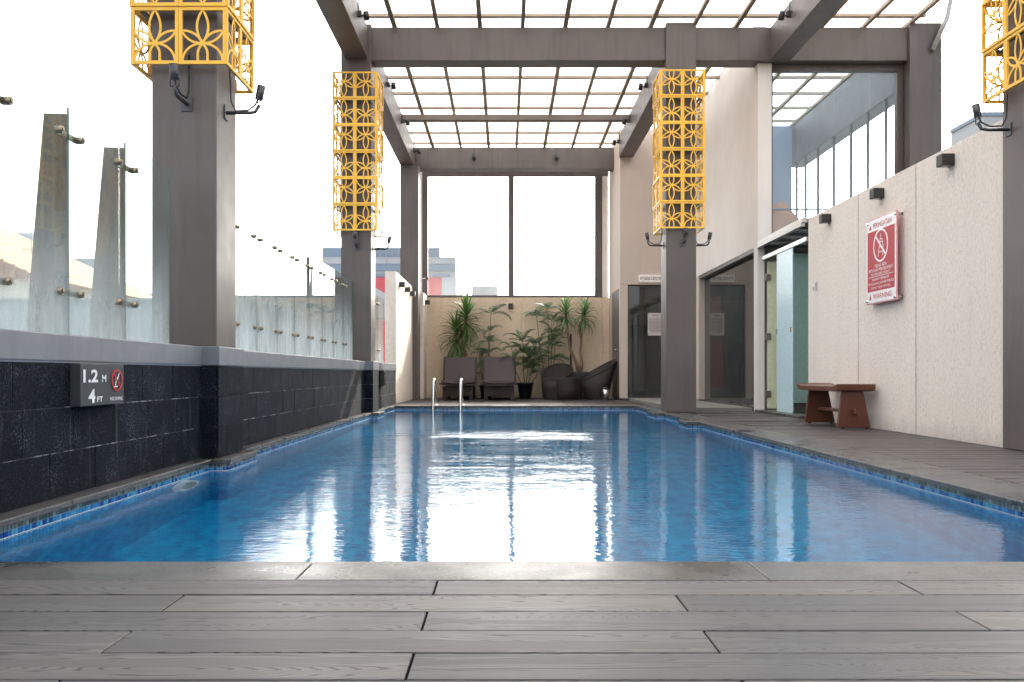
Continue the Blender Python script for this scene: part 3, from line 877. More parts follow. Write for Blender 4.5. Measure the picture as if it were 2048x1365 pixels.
# far window
fw = empty('far_window', (.2, 19.45, 2.17), label='tall two pane window filling the far end above the tan wall', cat='window')
Y0, Y1 = 19.44, 19.54
box1('sill', M['column'], (-1.79, 2.10, Y0 - .02, Y1, 2.168, 2.215), fw, .003)
box1('head_rail', M['column'], (-1.79, 2.24, Y0, Y1, 4.79, 5.0), fw, .003)
box1('jamb', M['column'], (-1.79, -1.67, Y0, Y1, 2.217, 4.788), fw, .003)
box1('jamb', M['column'], (1.945, 2.10, Y0, Y1, 2.217, 4.788), fw, .003)
box1('mullion', M['column'], (.075, .195, Y0 - .01, Y1, 2.217, 4.788), fw, .003)
box1('pane', M['window_glass'], (-1.668, .073, 19.49, 19.495, 2.217, 4.788), fw)
box1('pane', M['window_glass'], (.197, 1.943, 19.49, 19.495, 2.217, 4.788), fw)
box1('side_panel', M['pale_wall'], (2.102, 2.235, 19.44, 19.6, 2.17, 4.788), fw)
box1('side_panel', M['pale_wall'], (-1.90, -1.792, 19.44, 19.6, 2.2, 5.1), fw)
kn = empty('window_knob', (-1.75, 18.9, 2.52), label='small steel knob beside the far left column', cat='knob')
MB().tube([(0, 0, 0), (.12, 0, 0)], .008, 8).build('stem', M['steel'], kn)
MB().tube([(.10, 0, 0), (.14, 0, 0)], .028, 12).build('cap', M['black'], kn)

# ============================================================ FITNESS BLOCK
fb = empty('fitness_building', (3, 15, 0), label='off white fitness center block with dark glass door and sloping looking glass wall', cat='building')
# side wall above the glazing (faces the pool) and pier at its far end
box1('side_wall', M['pale_wall'], (3.45, 3.62, 12.45, 17.6, 2.262, 5.36), fb, .004)
box1('wall_pier', M['white_wall'], (3.45, 3.62, 16.02, 17.6, .06, 2.260), fb, .004)
box1('corner_post', M['pale_wall'], (3.44, 3.535, 12.25, 12.445, 0, 2.28), fb, .004)
box1('corner_post', M['pale_wall'], (3.44, 3.63, 12.25, 12.445, 2.282, 4.746), fb, .004)
# front wall with the door opening
box1('front_wall', M['white_wall'], (2.25, 2.40, 17.6, 17.75, .04, 2.262), fb, .004)
box1('front_wall', M['white_wall'], (3.205, 3.448, 17.6, 17.75, .04, 2.262), fb, .004)
box1('front_wall', M['white_wall'], (2.25, 3.448, 17.6, 17.75, 2.264, 5.30), fb, .004)
box1('return_wall', M['white_wall'], (2.25, 2.40, 17.752, 19.40, 2.2, 5.30), fb, .004)
box1('return_wall', M['white_wall'], (2.25, 2.40, 19.0, 19.40, .0, 2.198), fb, .004)
d_ = box1('service_door', M['column'], (2.252, 2.30, 17.80, 18.95, .02, 2.19), fb, .004)
MB().tube([(2.245, 17.95, 1.0), (2.20, 17.95, 1.0), (2.20, 18.05, 1.0)], .009, 8).build('handle', M['steel'], d_)
box1('kerb', M['coping'], (2.252, 3.448, 17.57, 17.75, 0, .038), fb, .003)
box1('kerb', M['coping'], (3.44, 3.66, 12.452, 16.0, 0, .07), fb, .003)
dr = box1('glass_door', M['gym_glass'], (2.41, 3.195, 17.66, 17.672, .05, 2.24), fb)
box1('door_frame', M['black'], (2.402, 2.412, 17.64, 17.70, .05, 2.25), fb)
box1('door_frame', M['black'], (2.412, 3.196, 17.64, 17.70, 2.242, 2.262), fb)
gy = [12.46, 13.62, 14.82, 16.0]
for a, b in zip(gy, gy[1:]): box1('glass_pane', M['gym_glass'], (3.55, 3.562, a + .002, b - .002, .072, 2.255), fb)
box1('glazing_head', M['column'], (3.455, 3.60, 12.46, 16.0, 2.205, 2.2605), fb)
# dark interior
box1('room_back', M['room'], (2.42, 7.2, 21.5, 21.6, 0, 2.3), fb)
box1('room_side', M['room'], (7.1, 7.2, 12.5, 21.4, 0, 2.3), fb)
box1('room_front', M['room'], (3.64, 7.1, 12.46, 12.5, 0, 2.3), fb)
box1('room_floor', M['room'], (2.42, 7.1, 12.52, 21.4, -.02, .045), fb)
box1('room_ceiling', M['room'], (2.42, 7.1, 17.76, 21.4, 2.25, 2.3), fb)
box1('room_ceiling', M['room'], (3.63, 7.1, 12.52, 17.74, 2.25, 2.3), fb)
box1('orange_panel', M['orange'], (2.42, 2.80, 17.95, 18.0, 1.78, 2.24), fb)
box1('room_shelf', M['white'], (2.42, 2.80, 17.90, 18.0, 1.74, 1.77), fb)
# sign and notices
sg = empty('fitness_sign', (2.84, 17.58, 2.3), label='pale rounded sign reading FITNESS CENTER above the glass door', cat='sign')
def rrect(x0, x1, z0, z1, r, k=5):
    pts = []
    for cx_, cz_, a0 in ((x1 - r, z1 - r, 0), (x0 + r, z1 - r, 90), (x0 + r, z0 + r, 180), (x1 - r, z0 + r, 270)):
        for i in range(k + 1):
            a = R(a0 + 90 * i / k); pts.append((cx_ + r * math.cos(a), cz_ + r * math.sin(a)))
    return pts
MB().prism(rrect(2.61, 3.09, 2.305, 2.455, .03), 'y', 17.57, 17.598).build('plate', M['sign_plate'], sg, .003, world=True)
text('lettering', 'FITNESS CENTER', M['ink'], sg, (2.85, 17.57, 2.35), (1, 0, 0), (0, 0, 1), .06, .42, 'CENTER', .0012, bold=.012)
nt = empty('door_notice', (2.95, 17.64, 1.27), label='paper notice with dense printed rules on the fitness center glass door', cat='notice')
box1('sheet', M['paper'], (2.80, 3.09, 17.645, 17.656, 1.27, 1.71), nt)
ml = MB(); z = 1.60
while z > 1.33:
    x = 2.83
    while x < 3.04:
        w_ = random.uniform(.012, .04); ml.box(x, min(x + w_, 3.06), 17.6432, 17.6445, z, z + .005); x += w_ + .006
    z -= random.choice((.013, .013, .02))
ml.box(2.88, 3.01, 17.6432, 17.6445, 1.655, 1.67)
ml.build('printed_lines', M['ink'], nt, world=True)
for x in (2.82, 3.07):
    for zz in (1.29, 1.69): MB().tube([(x, 17.638, zz), (x, 17.645, zz)], .008, 10).build('stud', M['black'], nt, world=True)
# treadmill seen dimly behind the door
tm = empty('exercise_machine', (2.9, 18.7, .045), label='exercise machine standing dimly behind the fitness center door', cat='exercise machine')
MB().box(-.35, .35, -.75, .75, .02, .16).build('running_deck', M['rubber'], tm, .02)
for s_ in (-1, 1):
    MB().tube([(s_ * .36, -.45, .1), (s_ * .34, -.30, .75), (s_ * .30, -.15, 1.25)], .035, 10).build('upright', M['white'], tm)
    MB().tube([(s_ * .36, -.2, .95), (s_ * .36, .35, .9)], .022, 8).build('handrail', M['white'], tm)
MB().obox((0, -.15, 1.32), (.34, 0, 0), (0, .03, .02), (0, -.05, .14)).build('console', M['rubber'], tm, .01)
MB().tube([(-.38, -.62, .08), (.38, -.62, .08)], .07, 14).build('roller', M['white'], tm)

# tall window to the right of the block
rw = empty('tall_window', (4.5, 12.35, 2.3), label='tall bluish window between the off white block and the wide grey column', cat='window')
box1('jamb', M['column'], (3.632, 3.66, 12.30, 12.40, 2.36, 4.746), rw)
box1('jamb', M['column'], (5.36, 5.438, 12.30, 12.40, 2.36, 4.746), rw)
box1('head_rail', M['column'], (3.662, 5.358, 12.30, 12.40, 4.66, 4.746), rw)
box1('transom', M['far_blue'], (3.662, 5.358, 12.31, 12.36, 2.765, 2.785), rw)
xs = [3.662, 4.02, 4.51, 5.0, 5.358]
for a, b in zip(xs, xs[1:]):
    box1('pane', M['blue_window'], (a + .002, b - .002, 12.335, 12.343, 2.787, 4.658), rw)
    box1('pane', M['blue_window'], (a + .002, b - .002, 12.335, 12.343, 2.37, 2.763), rw)
# things behind that window
cw = empty('side_glazing', (5.42, 14.8, 2.4), label='row of slim mullions seen through the tall bluish window', cat='glazing')
for y in (12.9, 13.55, 14.2, 14.95, 15.7, 16.35, 16.85):
    box1('mullion', M['column'], (5.445, 5.49, y, y + .03, 2.32, 4.448), cw)
ew = empty('end_wall', (4.5, 17.0, 2.3), label='blue grey end wall behind the tall bluish window', cat='wall')
box1('wall_body', M['far_blue'], (3.63, 5.42, 17.0, 17.15, 2.32, 5.2), ew)
gr = empty('added_tiled_roof', (4.6, 15.8, 2.31), label='small brown tiled gable roof added behind the tall bluish window for a reflected one', cat='roof')  # roof added behind the glass to stand for a reflected house roof
rr_ = MB(); rr_.prism([(3.7, 2.31), (5.40, 2.31), (5.40, 2.95), (4.9, 3.55), (3.7, 3.2)], 'y', 15.8, 16.9)
rr_.build('tiled_slope', M['roof_tile'], gr, world=True)
box1('roof_eave', M['orange'], (3.7, 5.40, 15.5, 15.79, 2.31, 2.72), gr)

# ============================================================ RIGHT TEXTURED WALL + CHANGING ROOM
rt = empty('long_textured_wall', (3.56, 8.3, 0), label='long cream textured wall along the right of the deck behind the wooden bench', cat='wall')
M['dark_joint'] = plain('brown_joint', (.10, .06, .05), .9)
ys = [6.284, 7.67, 8.92, 10.40]
for a, b in zip(ys, ys[1:]): box1('wall_panel', M['plaster'], (3.50, 3.64, a + .011, b - .011, 0, 2.31), rt, .004)
box1('joint', M['dark_joint'], (3.512, 3.62, 6.29, 10.39, 0, 2.305), rt)
# wall lights
def cube_light(loc, s, label, ax='x'):
    e = empty('wall_light', loc, label=label, cat='wall light', group='small black cube wall lights')
    if ax == 'x':
        x0, x1 = (0, s * .10) if s > 0 else (s * .10, 0)
        MB().box(x0, x1, -.05, .05, -.045, .045).build('body', M['black'], e, .003)
        MB().box(x0 + .02, x1 - .02, -.03, .03, -.048, -.046).build('lens', M['paper'], e)
    else:
        MB().box(-.05, .05, -.1, 0, -.05, .05).build('body', M['black'], e, .003)
        MB().box(-.03, .03, -.08, -.02, -.053, -.051).build('lens', M['paper'], e)
cube_light((3.50, 7.05, 2.19), -1, 'black cube light on the textured wall nearest the camera')
cube_light((3.50, 8.35, 2.19), -1, 'black cube light directly above the red warning sign')
cube_light((3.50, 9.70, 2.19), -1, 'black cube light near the changing room end of the textured wall')
cube_light((-1.87, 15.95, 2.10), 1, 'first black cube light on the sunlit wall past the glass fence')
cube_light((-1.87, 16.9, 2.10), 1, 'middle black cube light on the sunlit wall')
cube_light((-1.87, 17.75, 2.10), 1, 'black cube light on the sunlit wall right beside the far column')
cube_light((-1.68, 18.95, 2.02), 1, 'black cube light in the far left corner below the window')
cube_light((.12, 19.42, 1.98), 1, 'black cube light in the middle of the tan back wall', 'y')
hk = empty('wall_hook', (3.50, 10.1, 1.5), label='small pale hook on the textured wall left of the warning sign', cat='hook')
MB().box(-.012, 0, -.025, .025, -.05, .05).build('plate', M['paper'], hk, .003)
MB().tube([(-.012, 0, .03), (-.04, 0, .0), (-.035, 0, -.04)], .008, 8).build('prong', M['steel'], hk)

# changing room
cr = empty('changing_room', (4.0, 11.4, 0), label='changing room recess with frosted glass panels between the textured wall and fitness block', cat='changing room')
box1('roof_channel', M['alu'], (3.44, 3.50, 10.405, 12.248, 2.27, 2.33), cr, .003)
box1('roof_lip', M['alu'], (3.42, 3.47, 10.405, 12.248, 2.225, 2.262), cr, .003)
box1('header_rail', M['steel'], (3.475, 3.51, 10.405, 12.2, 2.055, 2.105), cr, .003)
ed = [10.405, 10.72, 10.98, 11.22, 11.48, 11.72, 11.98, 12.28]
for i, (a, b) in enumerate(zip(ed, ed[1:])):
    if i % 2 == 0: box1('ceiling_board', M['ceiling'], (3.52, 5.6, a, b, 2.24, 2.33), cr, .003)
    else: box1('skylight_strip', M['sheet'], (3.52, 5.19, a + .002, b - .002, 2.30, 2.304), cr)
box1('side_wall', M['white_wall'], (5.2, 5.3, 10.405, 12.28, 0, 2.25), cr)
box1('back_partition', M['room'], (3.545, 5.2, 12.30, 12.34, 0, 2.25), cr)
box1('front_partition', M['white_wall'], (3.66, 5.2, 10.25, 10.35, 0, 2.25), cr)
box1('threshold', M['coping'], (3.40, 3.62, 10.40, 12.25, 0, .035), cr, .004)
yd = empty('yellow_glass_door', (3.55, 12.2, .05), label='pale yellow frosted glass door hinged on the white corner post', cat='door')
box1('pane', M['yellow_glass'], (3.555, 3.86, 12.20, 12.212, .05, 2.04), yd, .002)
for z in (.20, .98, 1.78):
    h_ = box1('hinge', M['steel'], (3.53, 3.60, 12.185, 12.199, z, z + .09), yd, .002)
MB().tube([(3.70, 12.20, 1.05), (3.70, 12.17, 1.05)], .018, 12).build('knob', M['brass'], yd, world=True)
bp = empty('blue_glass_panel', (3.5, 11.2, .04), label='pale blue frosted glass panel standing between the yellow and teal panels', cat='glass panel')
box1('pane', M['blue_glass'], (3.49, 3.502, 10.93, 11.56, .04, 2.054), bp, .002)
for y in (10.95, 11.52): box1('clamp', M['steel'], (3.48, 3.512, y, y + .04, 1.03, 1.09), bp, .002)
tp = empty('teal_glass_panel', (4.1, 12.25, .12), label='teal frosted glass panel deepest in the changing room, next to the textured wall', cat='glass panel')
box1('pane', M['teal_glass'], (3.88, 4.7, 12.245, 12.257, .12, 2.16), tp, .002)

# warning sign
ws = empty('warning_sign', (3.44, 8.22, 1.17), label='red and white PERINGATAN / WARNING sign standing off the textured wall', cat='sign')
SX, SY0, SY1, SZ0, SZ1 = 3.432, 7.89, 8.55, 1.17, 1.96
box1('acrylic_panel', plain('pink_acrylic', (.72, .30, .33), .15), (SX + .002, SX + .014, SY0, SY1, SZ0, SZ1), ws, .003)
box1('white_face', M['sign_white'], (SX, SX + .0018, SY0 + .012, SY1 - .012, SZ0 + .012, SZ1 - .012), ws)
box1('red_field', M['sign_red'], (SX - .0016, SX - .0002, SY0 + .035, SY1 - .035, SZ0 + .115, SZ1 - .115), ws)
NY = (0, -1, 0)
SH = SZ1 - SZ0; SC = (SY0 + SY1) / 2
def st_(s, fz, h, w, m): text('lettering', s, m, ws, (SX - .0016, SC, SZ0 + fz * SH), NY, UZ, h * SH, w, 'CENTER', .001)
text('lettering', 'PERINGATAN', M['sign_red'], ws, (SX, SC - .03, SZ1 - .095), NY, UZ, .052, .40, 'CENTER', .001, bold=.01)
text('lettering', 'WARNING', M['sign_red'], ws, (SX, SC - .03, SZ0 + .042), NY, UZ, .050, .40, 'CENTER', .001, bold=.01)
for z in (SZ1 - .095, SZ0 + .042):
    yy = SC + .235
    MB().prism([(yy - .028, z), (yy + .028, z), (yy, z + .052)], 'x', SX - .001, SX - .0002).build('warning_triangle', M['sign_red'], ws, world=True)
st_('TIDAK ADA', .420, .036, .26, M['sign_white']); st_('PETUGAS PENYELAMAT', .372, .036, .52, M['sign_white'])
st_('NO LIFEGUARD ON DUTY', .330, .026, .42, M['sign_white'])
st_('RESIKO MENJADI', .262, .036, .36, M['sign_white']); st_('TANGGUNG JAWAB PRIBADI', .212, .036, .56, M['sign_white'])
st_('SWIM AT YOUR OWN RISK', .172, .026, .42, M['sign_white'])
box1('rule', M['sign_white'], (SX - .0028, SX - .0017, SC - .27, SC + .27, SZ0 + .314 * SH, SZ0 + .319 * SH), ws)
cz = SZ0 + .665 * SH
ring_x(.135, .152, SC, cz, SX - .0017, .0012, 1.05, 48, -1).build('prohibition_ring', M['sign_white'], ws, world=True)
bar_x((SC + .105, cz + .09), (SC - .105, cz - .09), .018, SX - .0017, .0014, -1).build('prohibition_bar', M['sign_white'], ws, world=True)
lc = MB()
for p, q in (((SC + .055, cz - .10), (SC - .005, cz + .105)), ((SC - .045, cz - .10), (SC - .055, cz + .0)), ((SC - .055, cz), (SC - .035, cz + .03)), ((SC + .045, cz - .06), (SC - .04, cz - .06)), ((SC + .03, cz - .015), (SC - .04, cz - .015)),
             ((SC + .02, cz + .03), (SC - .045, cz + .03)), ((SC - .045, cz + .03), (SC - .035, cz + .055)), ((SC + .01, cz + .06), (SC - .035, cz + .055))):
    b_ = bar_x(p, q, .007, SX - .0017, .0010, -1); lc.add(b_.v, b_.f)
lc.build('lifeguard_chair_symbol', M['sign_white'], ws, world=True)
for y in (SY0 + .03, SY1 - .03):
    for z in (SZ0 + .03, SZ1 - .03):
        MB().tube([(SX - .012, y, z), (3.50, y, z)], .014, 12).build('standoff', M['steel'], ws, world=True)

# ============================================================ BENCH
bn = empty('wooden_bench', (3.29, 9.0, 0), label='red brown wooden bench with curved seat by the textured wall', cat='bench')
prof = []
L0, L1 = 8.40, 9.57
N_ = 24
for i in range(N_ + 1):
    s_ = i / N_; y = L0 + (L1 - L0) * s_
    e_ = min(s_, 1 - s_) * (L1 - L0)
    z = .405 + .022 * max(0, 1 - e_ / .14) ** 1.0 * (1 if e_ > .02 else .9)
    prof.append((y, z))
bot = [(L1 - .01, .362), (L1 - .12, .352), (L0 + .12, .352), (L0 + .01, .362)]
MB().prism([(y, z) for y, z in prof] + bot, 'x', 3.10, 3.465).build('seat', M['bench'], bn, .008, world=True)
for y in (8.50, 9.42):
    MB().prism([(3.14, .012), (3.455, .012), (3.385, .352), (3.185, .352)], 'y', y, y + .035).build('leg', M['bench'], bn, .004, world=True)
    for x in (3.18, 3.41): box1('foot', M['rubber'], (x, x + .025, y + .005, y + .03, 0, .012), bn)
box1('stretcher', M['bench'], (3.265, 3.32, 8.42, 9.48, .145, .175), bn, .003)
MB().tube([(3.29, 8.47, .125), (3.29, 8.47, .195)], .011, 8).build('tenon_peg', M['bench'], bn, world=True)

# ============================================================ POOL LADDER
ld = empty('pool_ladder', (-.95, 14.6, 0), label='stainless steel pool ladder rails curving over the far edge', cat='pool ladder')
def arc(x, pts_in):
    return [(x, y, z) for y, z in pts_in]
prof = [(14.95, .0), (14.95, .30), (14.93, .38), (14.87, .425), (14.79, .425), (14.72, .39), (14.66, .30), (14.56, .05), (14.50, -.15), (14.50, -.95)]
for x in (-1.165, -.72):
    r_ = MB().tube(arc(x, prof), .021, 12).build('handrail', M['steel'], ld, world=True)
    MB().lathe([(0, .012), (.045, .012), (.05, .006), (.05, 0)], (x, 14.95, 0), 16).build('flange', M['steel'], ld, world=True)
for z in (-.25, -.55, -.85): box1('tread', M['steel'], (-1.145, -.74, 14.46, 14.54, z, z + .025), ld, .003)

# ============================================================ LOUNGERS
def lounger(cx, label):
    e = empty('sun_lounger', (cx, 17.66, 0), label=label, cat='sun lounger', group='brown wicker loungers under the back wall')
    w = .335
    # wicker base: apron plus four leg blocks
    MB().box(-.30, .30, .02, 1.45, .075, .27).build('base', M['wicker'], e, .008)
    for sx_ in (-1, 1):
        for y in (.02, 1.37):
            MB().box(sx_ * .262 - .038, sx_ * .262 + .038, y - .004, y + .08, 0, .0745).build('leg', M['wicker'], e, .004)
    # deck rim and sagging mattress, both curved across
    def sag(y0, y1, z, th, hw, depth, name, m, nx=12, ny=3):
        mb = MB(); vs = []
        for top in (0, 1):
            for j in range(ny + 1):
                for i in range(nx + 1):
                    u = -1 + 2 * i / nx
                    vs.append((u * hw, y0 + (y1 - y0) * j / ny, z + depth * u * u + top * th - (0.004 * (u * u > .98))))
        k = (nx + 1) * (ny + 1); fs = []
        for j in range(ny):
            for i in range(nx):
                a = j * (nx + 1) + i; fs.append((a, a + nx + 1, a + nx + 2, a + 1)); fs.append((a + k, a + 1 + k, a + nx + 2 + k, a + nx + 1 + k))
        for i in range(nx):
            fs.append((i, i + 1, i + 1 + k, i + k)); a = ny * (nx + 1) + i; fs.append((a, a + k, a + 1 + k, a + 1))
        for j in range(ny):
            a = j * (nx + 1); fs.append((a, a + k, a + nx + 1 + k, a + nx + 1)); a += nx; fs.append((a, a + nx + 1, a + nx + 1 + k, a + k))
        mb.add(vs, fs, True); return mb.build(name, m, e)
    sag(-.07, .85, .272, .022, .36, .045, 'rim', M['wicker'])
    sag(-.05, .78, .312, .045, .325, .030, 'seat_cushion', M['fabric'])
    # raised backrest
    a = R(62); dy, dz = math.cos(a), math.sin(a)
    o = MB().box(-.345, .345, 0, .62, -.02, .02).build('backrest_frame', M['wicker'], e, .01); o.location = (0, .72, .315); o.rotation_euler = (a, 0, 0)
    o = MB().box(-.315, .315, .02, .60, .022, .065).build('back_cushion', M['fabric'], e, .015); o.location = (0, .72, .315); o.rotation_euler = (a, 0, 0)
    MB().tube([(-.28, 1.25, .24), (-.28, 1.0, .75)], .012, 6).build('prop', M['black'], e)
    MB().tube([(.28, 1.25, .24), (.28, 1.0, .75)], .012, 6).build('prop', M['black'], e)
    return e
lounger(-.925, 'brown lounger directly behind the pool ladder rails')
lounger(-.115, 'brown lounger in the middle, beside the leafy palms')

# ============================================================ WICKER TUBS
def tub(cx, cy, r, zf, zb, ang, back, label, name='tub_chair'):
    e = empty(name, (cx, cy, 0), label=label, cat='armchair', group='round brown wicker tub chairs')
    n = 40
    def ringpts(rad, zfun, sh):
        out = []
        for k in range(n):
            a = 2 * math.pi * k / n; c = (1 - math.cos(a - ang)) / 2
            out.append((rad * math.cos(a) - math.cos(ang) * sh * c, rad * math.sin(a) - math.sin(ang) * sh * c, zfun(c)))
        return out
    prof = [ringpts(r * .86, lambda c: .015, 0), ringpts(r * .93, lambda c: .2, 0), ringpts(r, lambda c: zf + (zb - zf) * c ** 1.1, back)]
    inner = [ringpts(r - .03, lambda c: zf + (zb - zf) * c ** 1.1 - .005, back), ringpts(r * .80, lambda c: zf - .03 + .02 * c, back * .3), ringpts(.01, lambda c: zf - .04, 0)]
    mb = MB(); rows = prof + inner; vs = [p for r_ in rows for p in r_]
    fs = [(i * n + k, i * n + (k + 1) % n, (i + 1) * n + (k + 1) % n, (i + 1) * n + k) for i in range(len(rows) - 1) for k in range(n)]
    mb.add(vs, fs, True); mb.build('woven_shell', M['wicker'], e)
    rim = ringpts(r - .012, lambda c: zf + (zb - zf) * c ** 1.1 + .004, back); rim.append(rim[0])
    MB().tube(rim, .018, 8, False).build('rim', M['wicker'], e)
    MB().lathe([(.0, .0), (r * .68, .0), (r * .70, .03), (0.0, .05)], (0, 0, zf - .035), 28).build('seat_pad', M['fabric'], e)
    return e
tub(1.05, 18.35, .325, .40, .72, R(-108), .10, 'round wicker tub chair on the left, facing the pool')
tub(1.83, 18.2, .315, .40, .80, R(-165), .14, 'round wicker tub chair on the right, turned towards the table')
ct = empty('coffee_table', (1.25, 17.72, 0), label='round wicker coffee table between the two tub chairs', cat='table')
MB().lathe([(0, .02), (.215, .02), (.225, .2), (.235, .41), (.235, .425), (0, .425)], n=40).build('drum', M['wicker'], ct)
MB().lathe([(0, .427), (.225, .427), (.23, .434), (.225, .44), (0, .44)], n=40).build('top', M['black'], ct)
bi = empty('waste_bin', (1.985, 17.75, 0), label='small steel waste bin with black lid in the far right corner', cat='bin')
MB().lathe([(0, .02), (.064, .02), (.07, .22), (0, .22)], n=28).build('body', M['steel'], bi)
MB().lathe([(.074, .0), (.074, .02), (.0, .02)], n=28).build('base', M['rubber'], bi)
MB().lathe([(.075, .22), (.075, .235), (.06, .255), (0, .262)], n=28).build('lid', M['rubber'], bi)

# ============================================================ PLANTS
def strap_leaf(L, w, droop, name, m, fold=.35, k=7):
    """leaf in local XZ plane growing along +X, bending down"""
    mb = MB(); vs = []; x = z = 0; a = 0
    for i in range(k + 1):
        s_ = i / k
        ww = w * (math.sin(math.pi * min(1, .12 + s_ * .88)) ** .7) * (1 - s_ * .35) if i < k else .0008
        vs += [(x, -ww / 2, z + fold * ww * .5), (x, 0, z), (x, ww / 2, z + fold * ww * .5)]
        a = -droop * s_ ** 1.6
        x += L / k * math.cos(a); z += L / k * math.sin(a)
    fs = []
    for i in range(k):
        b = i * 3; fs += [(b, b + 1, b + 4, b + 3), (b + 1, b + 2, b + 5, b + 4)]
    mb.add(vs, fs, True); return mb.mesh(name, m)
def pot(e, r, h, m=None, square=False):
    if square:
        MB().box(-r, r, -r, r, 0, h).build('pot', m or M['rubber'], e, .01)
    else:
        MB().lathe([(0, 0), (r * .68, 0), (r * .95, h * .88), (r * 1.06, h * .88), (r * 1.08, h), (r * .93, h), (r * .9, h - .04), (0, h - .04)], n=28).build('pot', m or M['rubber'], e)
    MB().lathe([(0, 0), (r * .88, 0)], (0, 0, h - .035 if not square else h + .002), 20).build('soil', M['city'], e)
yl = [strap_leaf(L, .052, d, 'yucca_leaf', M['yucca']) for L, d in ((.46, .5), (.52, 1.1), (.40, .15), (.55, 1.7))]
dl = [strap_leaf(L, .042, d, 'dracaena_leaf', M['dracaena']) for L, d in ((.44, 1.1), (.48, 1.8), (.40, .4), (.52, 2.3))]
def rosette(e, c, meshes, n, emin, emax, hang=0, sc=1):
    for i in range(n):
        az = i * 2.39996 + random.uniform(-.2, .2)
        s_ = (i + .5) / n
        el = emin + (emax - emin) * s_ ** .9
        me = random.choice(meshes[:3] if el > .9 else meshes)
        inst('leaf', me, e, (c[0], c[1], c[2] + .10 * s_ - .10 + hang * (s_ - 1)), (random.uniform(-.3, .3), -el, az), (sc * random.uniform(.8, 1.05),) * 3)
# yucca behind the first lounger: crown top y~575
yu = empty('yucca_tree', (-.88, 18.95, 0), label='tall spiky yucca with twin brown trunks behind the ladder side lounger', cat='yucca')
pot(yu, .17, .32)
MB().tube([(-.03, 0, .3), (-.045, 0, .9), (-.03, 0, 1.1), (.03, 0, 1.35), (.06, .0, 1.80)], [.035, .03, .028, .027, .024], 9).build('trunk', M['trunk'], yu)
MB().tube([(.04, .02, .3), (.04, .02, .9), (-.0, .02, 1.2), (-.06, .0, 1.5)], [.032, .028, .026, .022], 9).build('trunk', M['trunk'], yu)
rosette(yu, (.07, 0, 1.86), yl, 105, -1.1, 1.5, .30, 1.0)
rosette(yu, (-.15, 0, 1.55), yl, 95, -1.3, 1.1, .40, 1.0)
# dracaena pair
dr_ = empty('dracaena', (1.57, 18.95, 0), label='dracaena with two bare bending trunks and drooping crowns at the right', cat='dracaena')
pot(dr_, .28, .56, None, True)
MB().tube([(-.01, 0, .56), (-.06, 0, .72), (-.20, 0, 1.05), (-.25, 0, 1.4), (-.285, 0, 1.78)], [.05, .036, .03, .026, .02], 9).build('trunk', M['trunk'], dr_)
MB().tube([(.02, 0, .56), (.05, 0, .72), (.02, 0, .95), (.035, 0, 1.3), (.06, 0, 1.82)], [.045, .034, .028, .025, .02], 9).build('trunk', M['trunk'], dr_)
rosette(dr_, (-.285, 0, 1.86), dl, 64, -.6, 1.45, .12, .95)
rosette(dr_, (.10, 0, 1.86), dl, 70, -.8, 1.4, .14, .95)
# feather palms
def frond_mesh(L, nl, droop, ll, name):
    mb = MB(); pts = []; x = z = 0
    k = nl
    for i in range(k + 1):
        s_ = i / k; pts.append(Vector((x, 0, z))); a = .5 - (.5 + droop) * s_ ** 1.2
        x += L / k * math.cos(a); z += L / k * math.sin(a)
    mb.tube(pts, [.004 - .003 * i / k for i in range(k + 1)], 4, False)
    for i in range(2, k + 1):
        s_ = i / k; p = pts[i]; d = (pts[i] - pts[i - 1]).normalized()
        for sg_ in (-1, 1):
            l = ll * (math.sin(math.pi * (.15 + .75 * s_))) * random.uniform(.85, 1.1)
            dirv = (d * .75 + Vector((0, sg_, -.22 + random.uniform(-.15, .15)))).normalized()
            w = .0115; u = d * w
            q = p + dirv * l * .5; t_ = p + dirv * l + Vector((0, 0, -.12 * l))
            mb.add([p - u * .3, p + u * .5, q + u, q - u, t_], [(0, 1, 2, 3), (3, 2, 4)], False)
    return mb.mesh(name, M['palm'])
fm = [frond_mesh(.46, 16, .9, .16, 'frond'), frond_mesh(.56, 18, 1.4, .17, 'frond'), frond_mesh(.38, 14, .5, .14, 'frond')]
def palm(name, loc, stems, label, potr=.15, poth=.3):
    e = empty(name, loc, label=label, cat='palm', group='feathery potted palms by the tan wall')
    pot(e, potr, poth)
    for (x, y, h, n, spread, tiers, sc) in stems:
        MB().tube([(x * .25, y * .25, poth - .05), (x * .7, y * .7, h * .55), (x, y, h)], [.011, .009, .006], 6).build('stem', M['stem'], e)
        for t_ in range(tiers):
            z = h - t_ * .24; s_ = 1 - t_ * .24 / max(h, .3)
            for i in range(n + 1):
                az = i * 2 * math.pi / n + t_ * 1.1 + random.uniform(-.4, .4)
                inst('frond', random.choice(fm), e, (x * (.7 + .3 * s_), y * (.7 + .3 * s_), z), (random.uniform(-.3, .3), -spread + random.uniform(-.75, .4), az), (sc * random.uniform(.8, 1.1),) * 3)
    return e
palm('palm_plant', (-.40, 19.0, 0), [(.10, .05, 1.78, 5, .2, 1, .9), (.06, 0, 1.42, 6, .1, 4, .72), (-.14, -.05, .95, 5, .2, 2, .62), (-.02, -.1, .75, 5, .3, 2, .55)],
     'slim palm with tiered fronds rising between the two loungers', .14, .28)
palm('palm_plant', (.42, 18.75, 0), [(-.05, 0, 1.18, 7, .25, 3, .85), (-.28, .05, 1.05, 5, .3, 2, .8), (.22, .05, 1.12, 6, .2, 3, .8), (.06, -.12, .85, 6, .2, 2, .75), (.32, .1, .8, 5, .1, 2, .7)],
     'dense bushy palm in the middle of the tan wall', .17, .34)
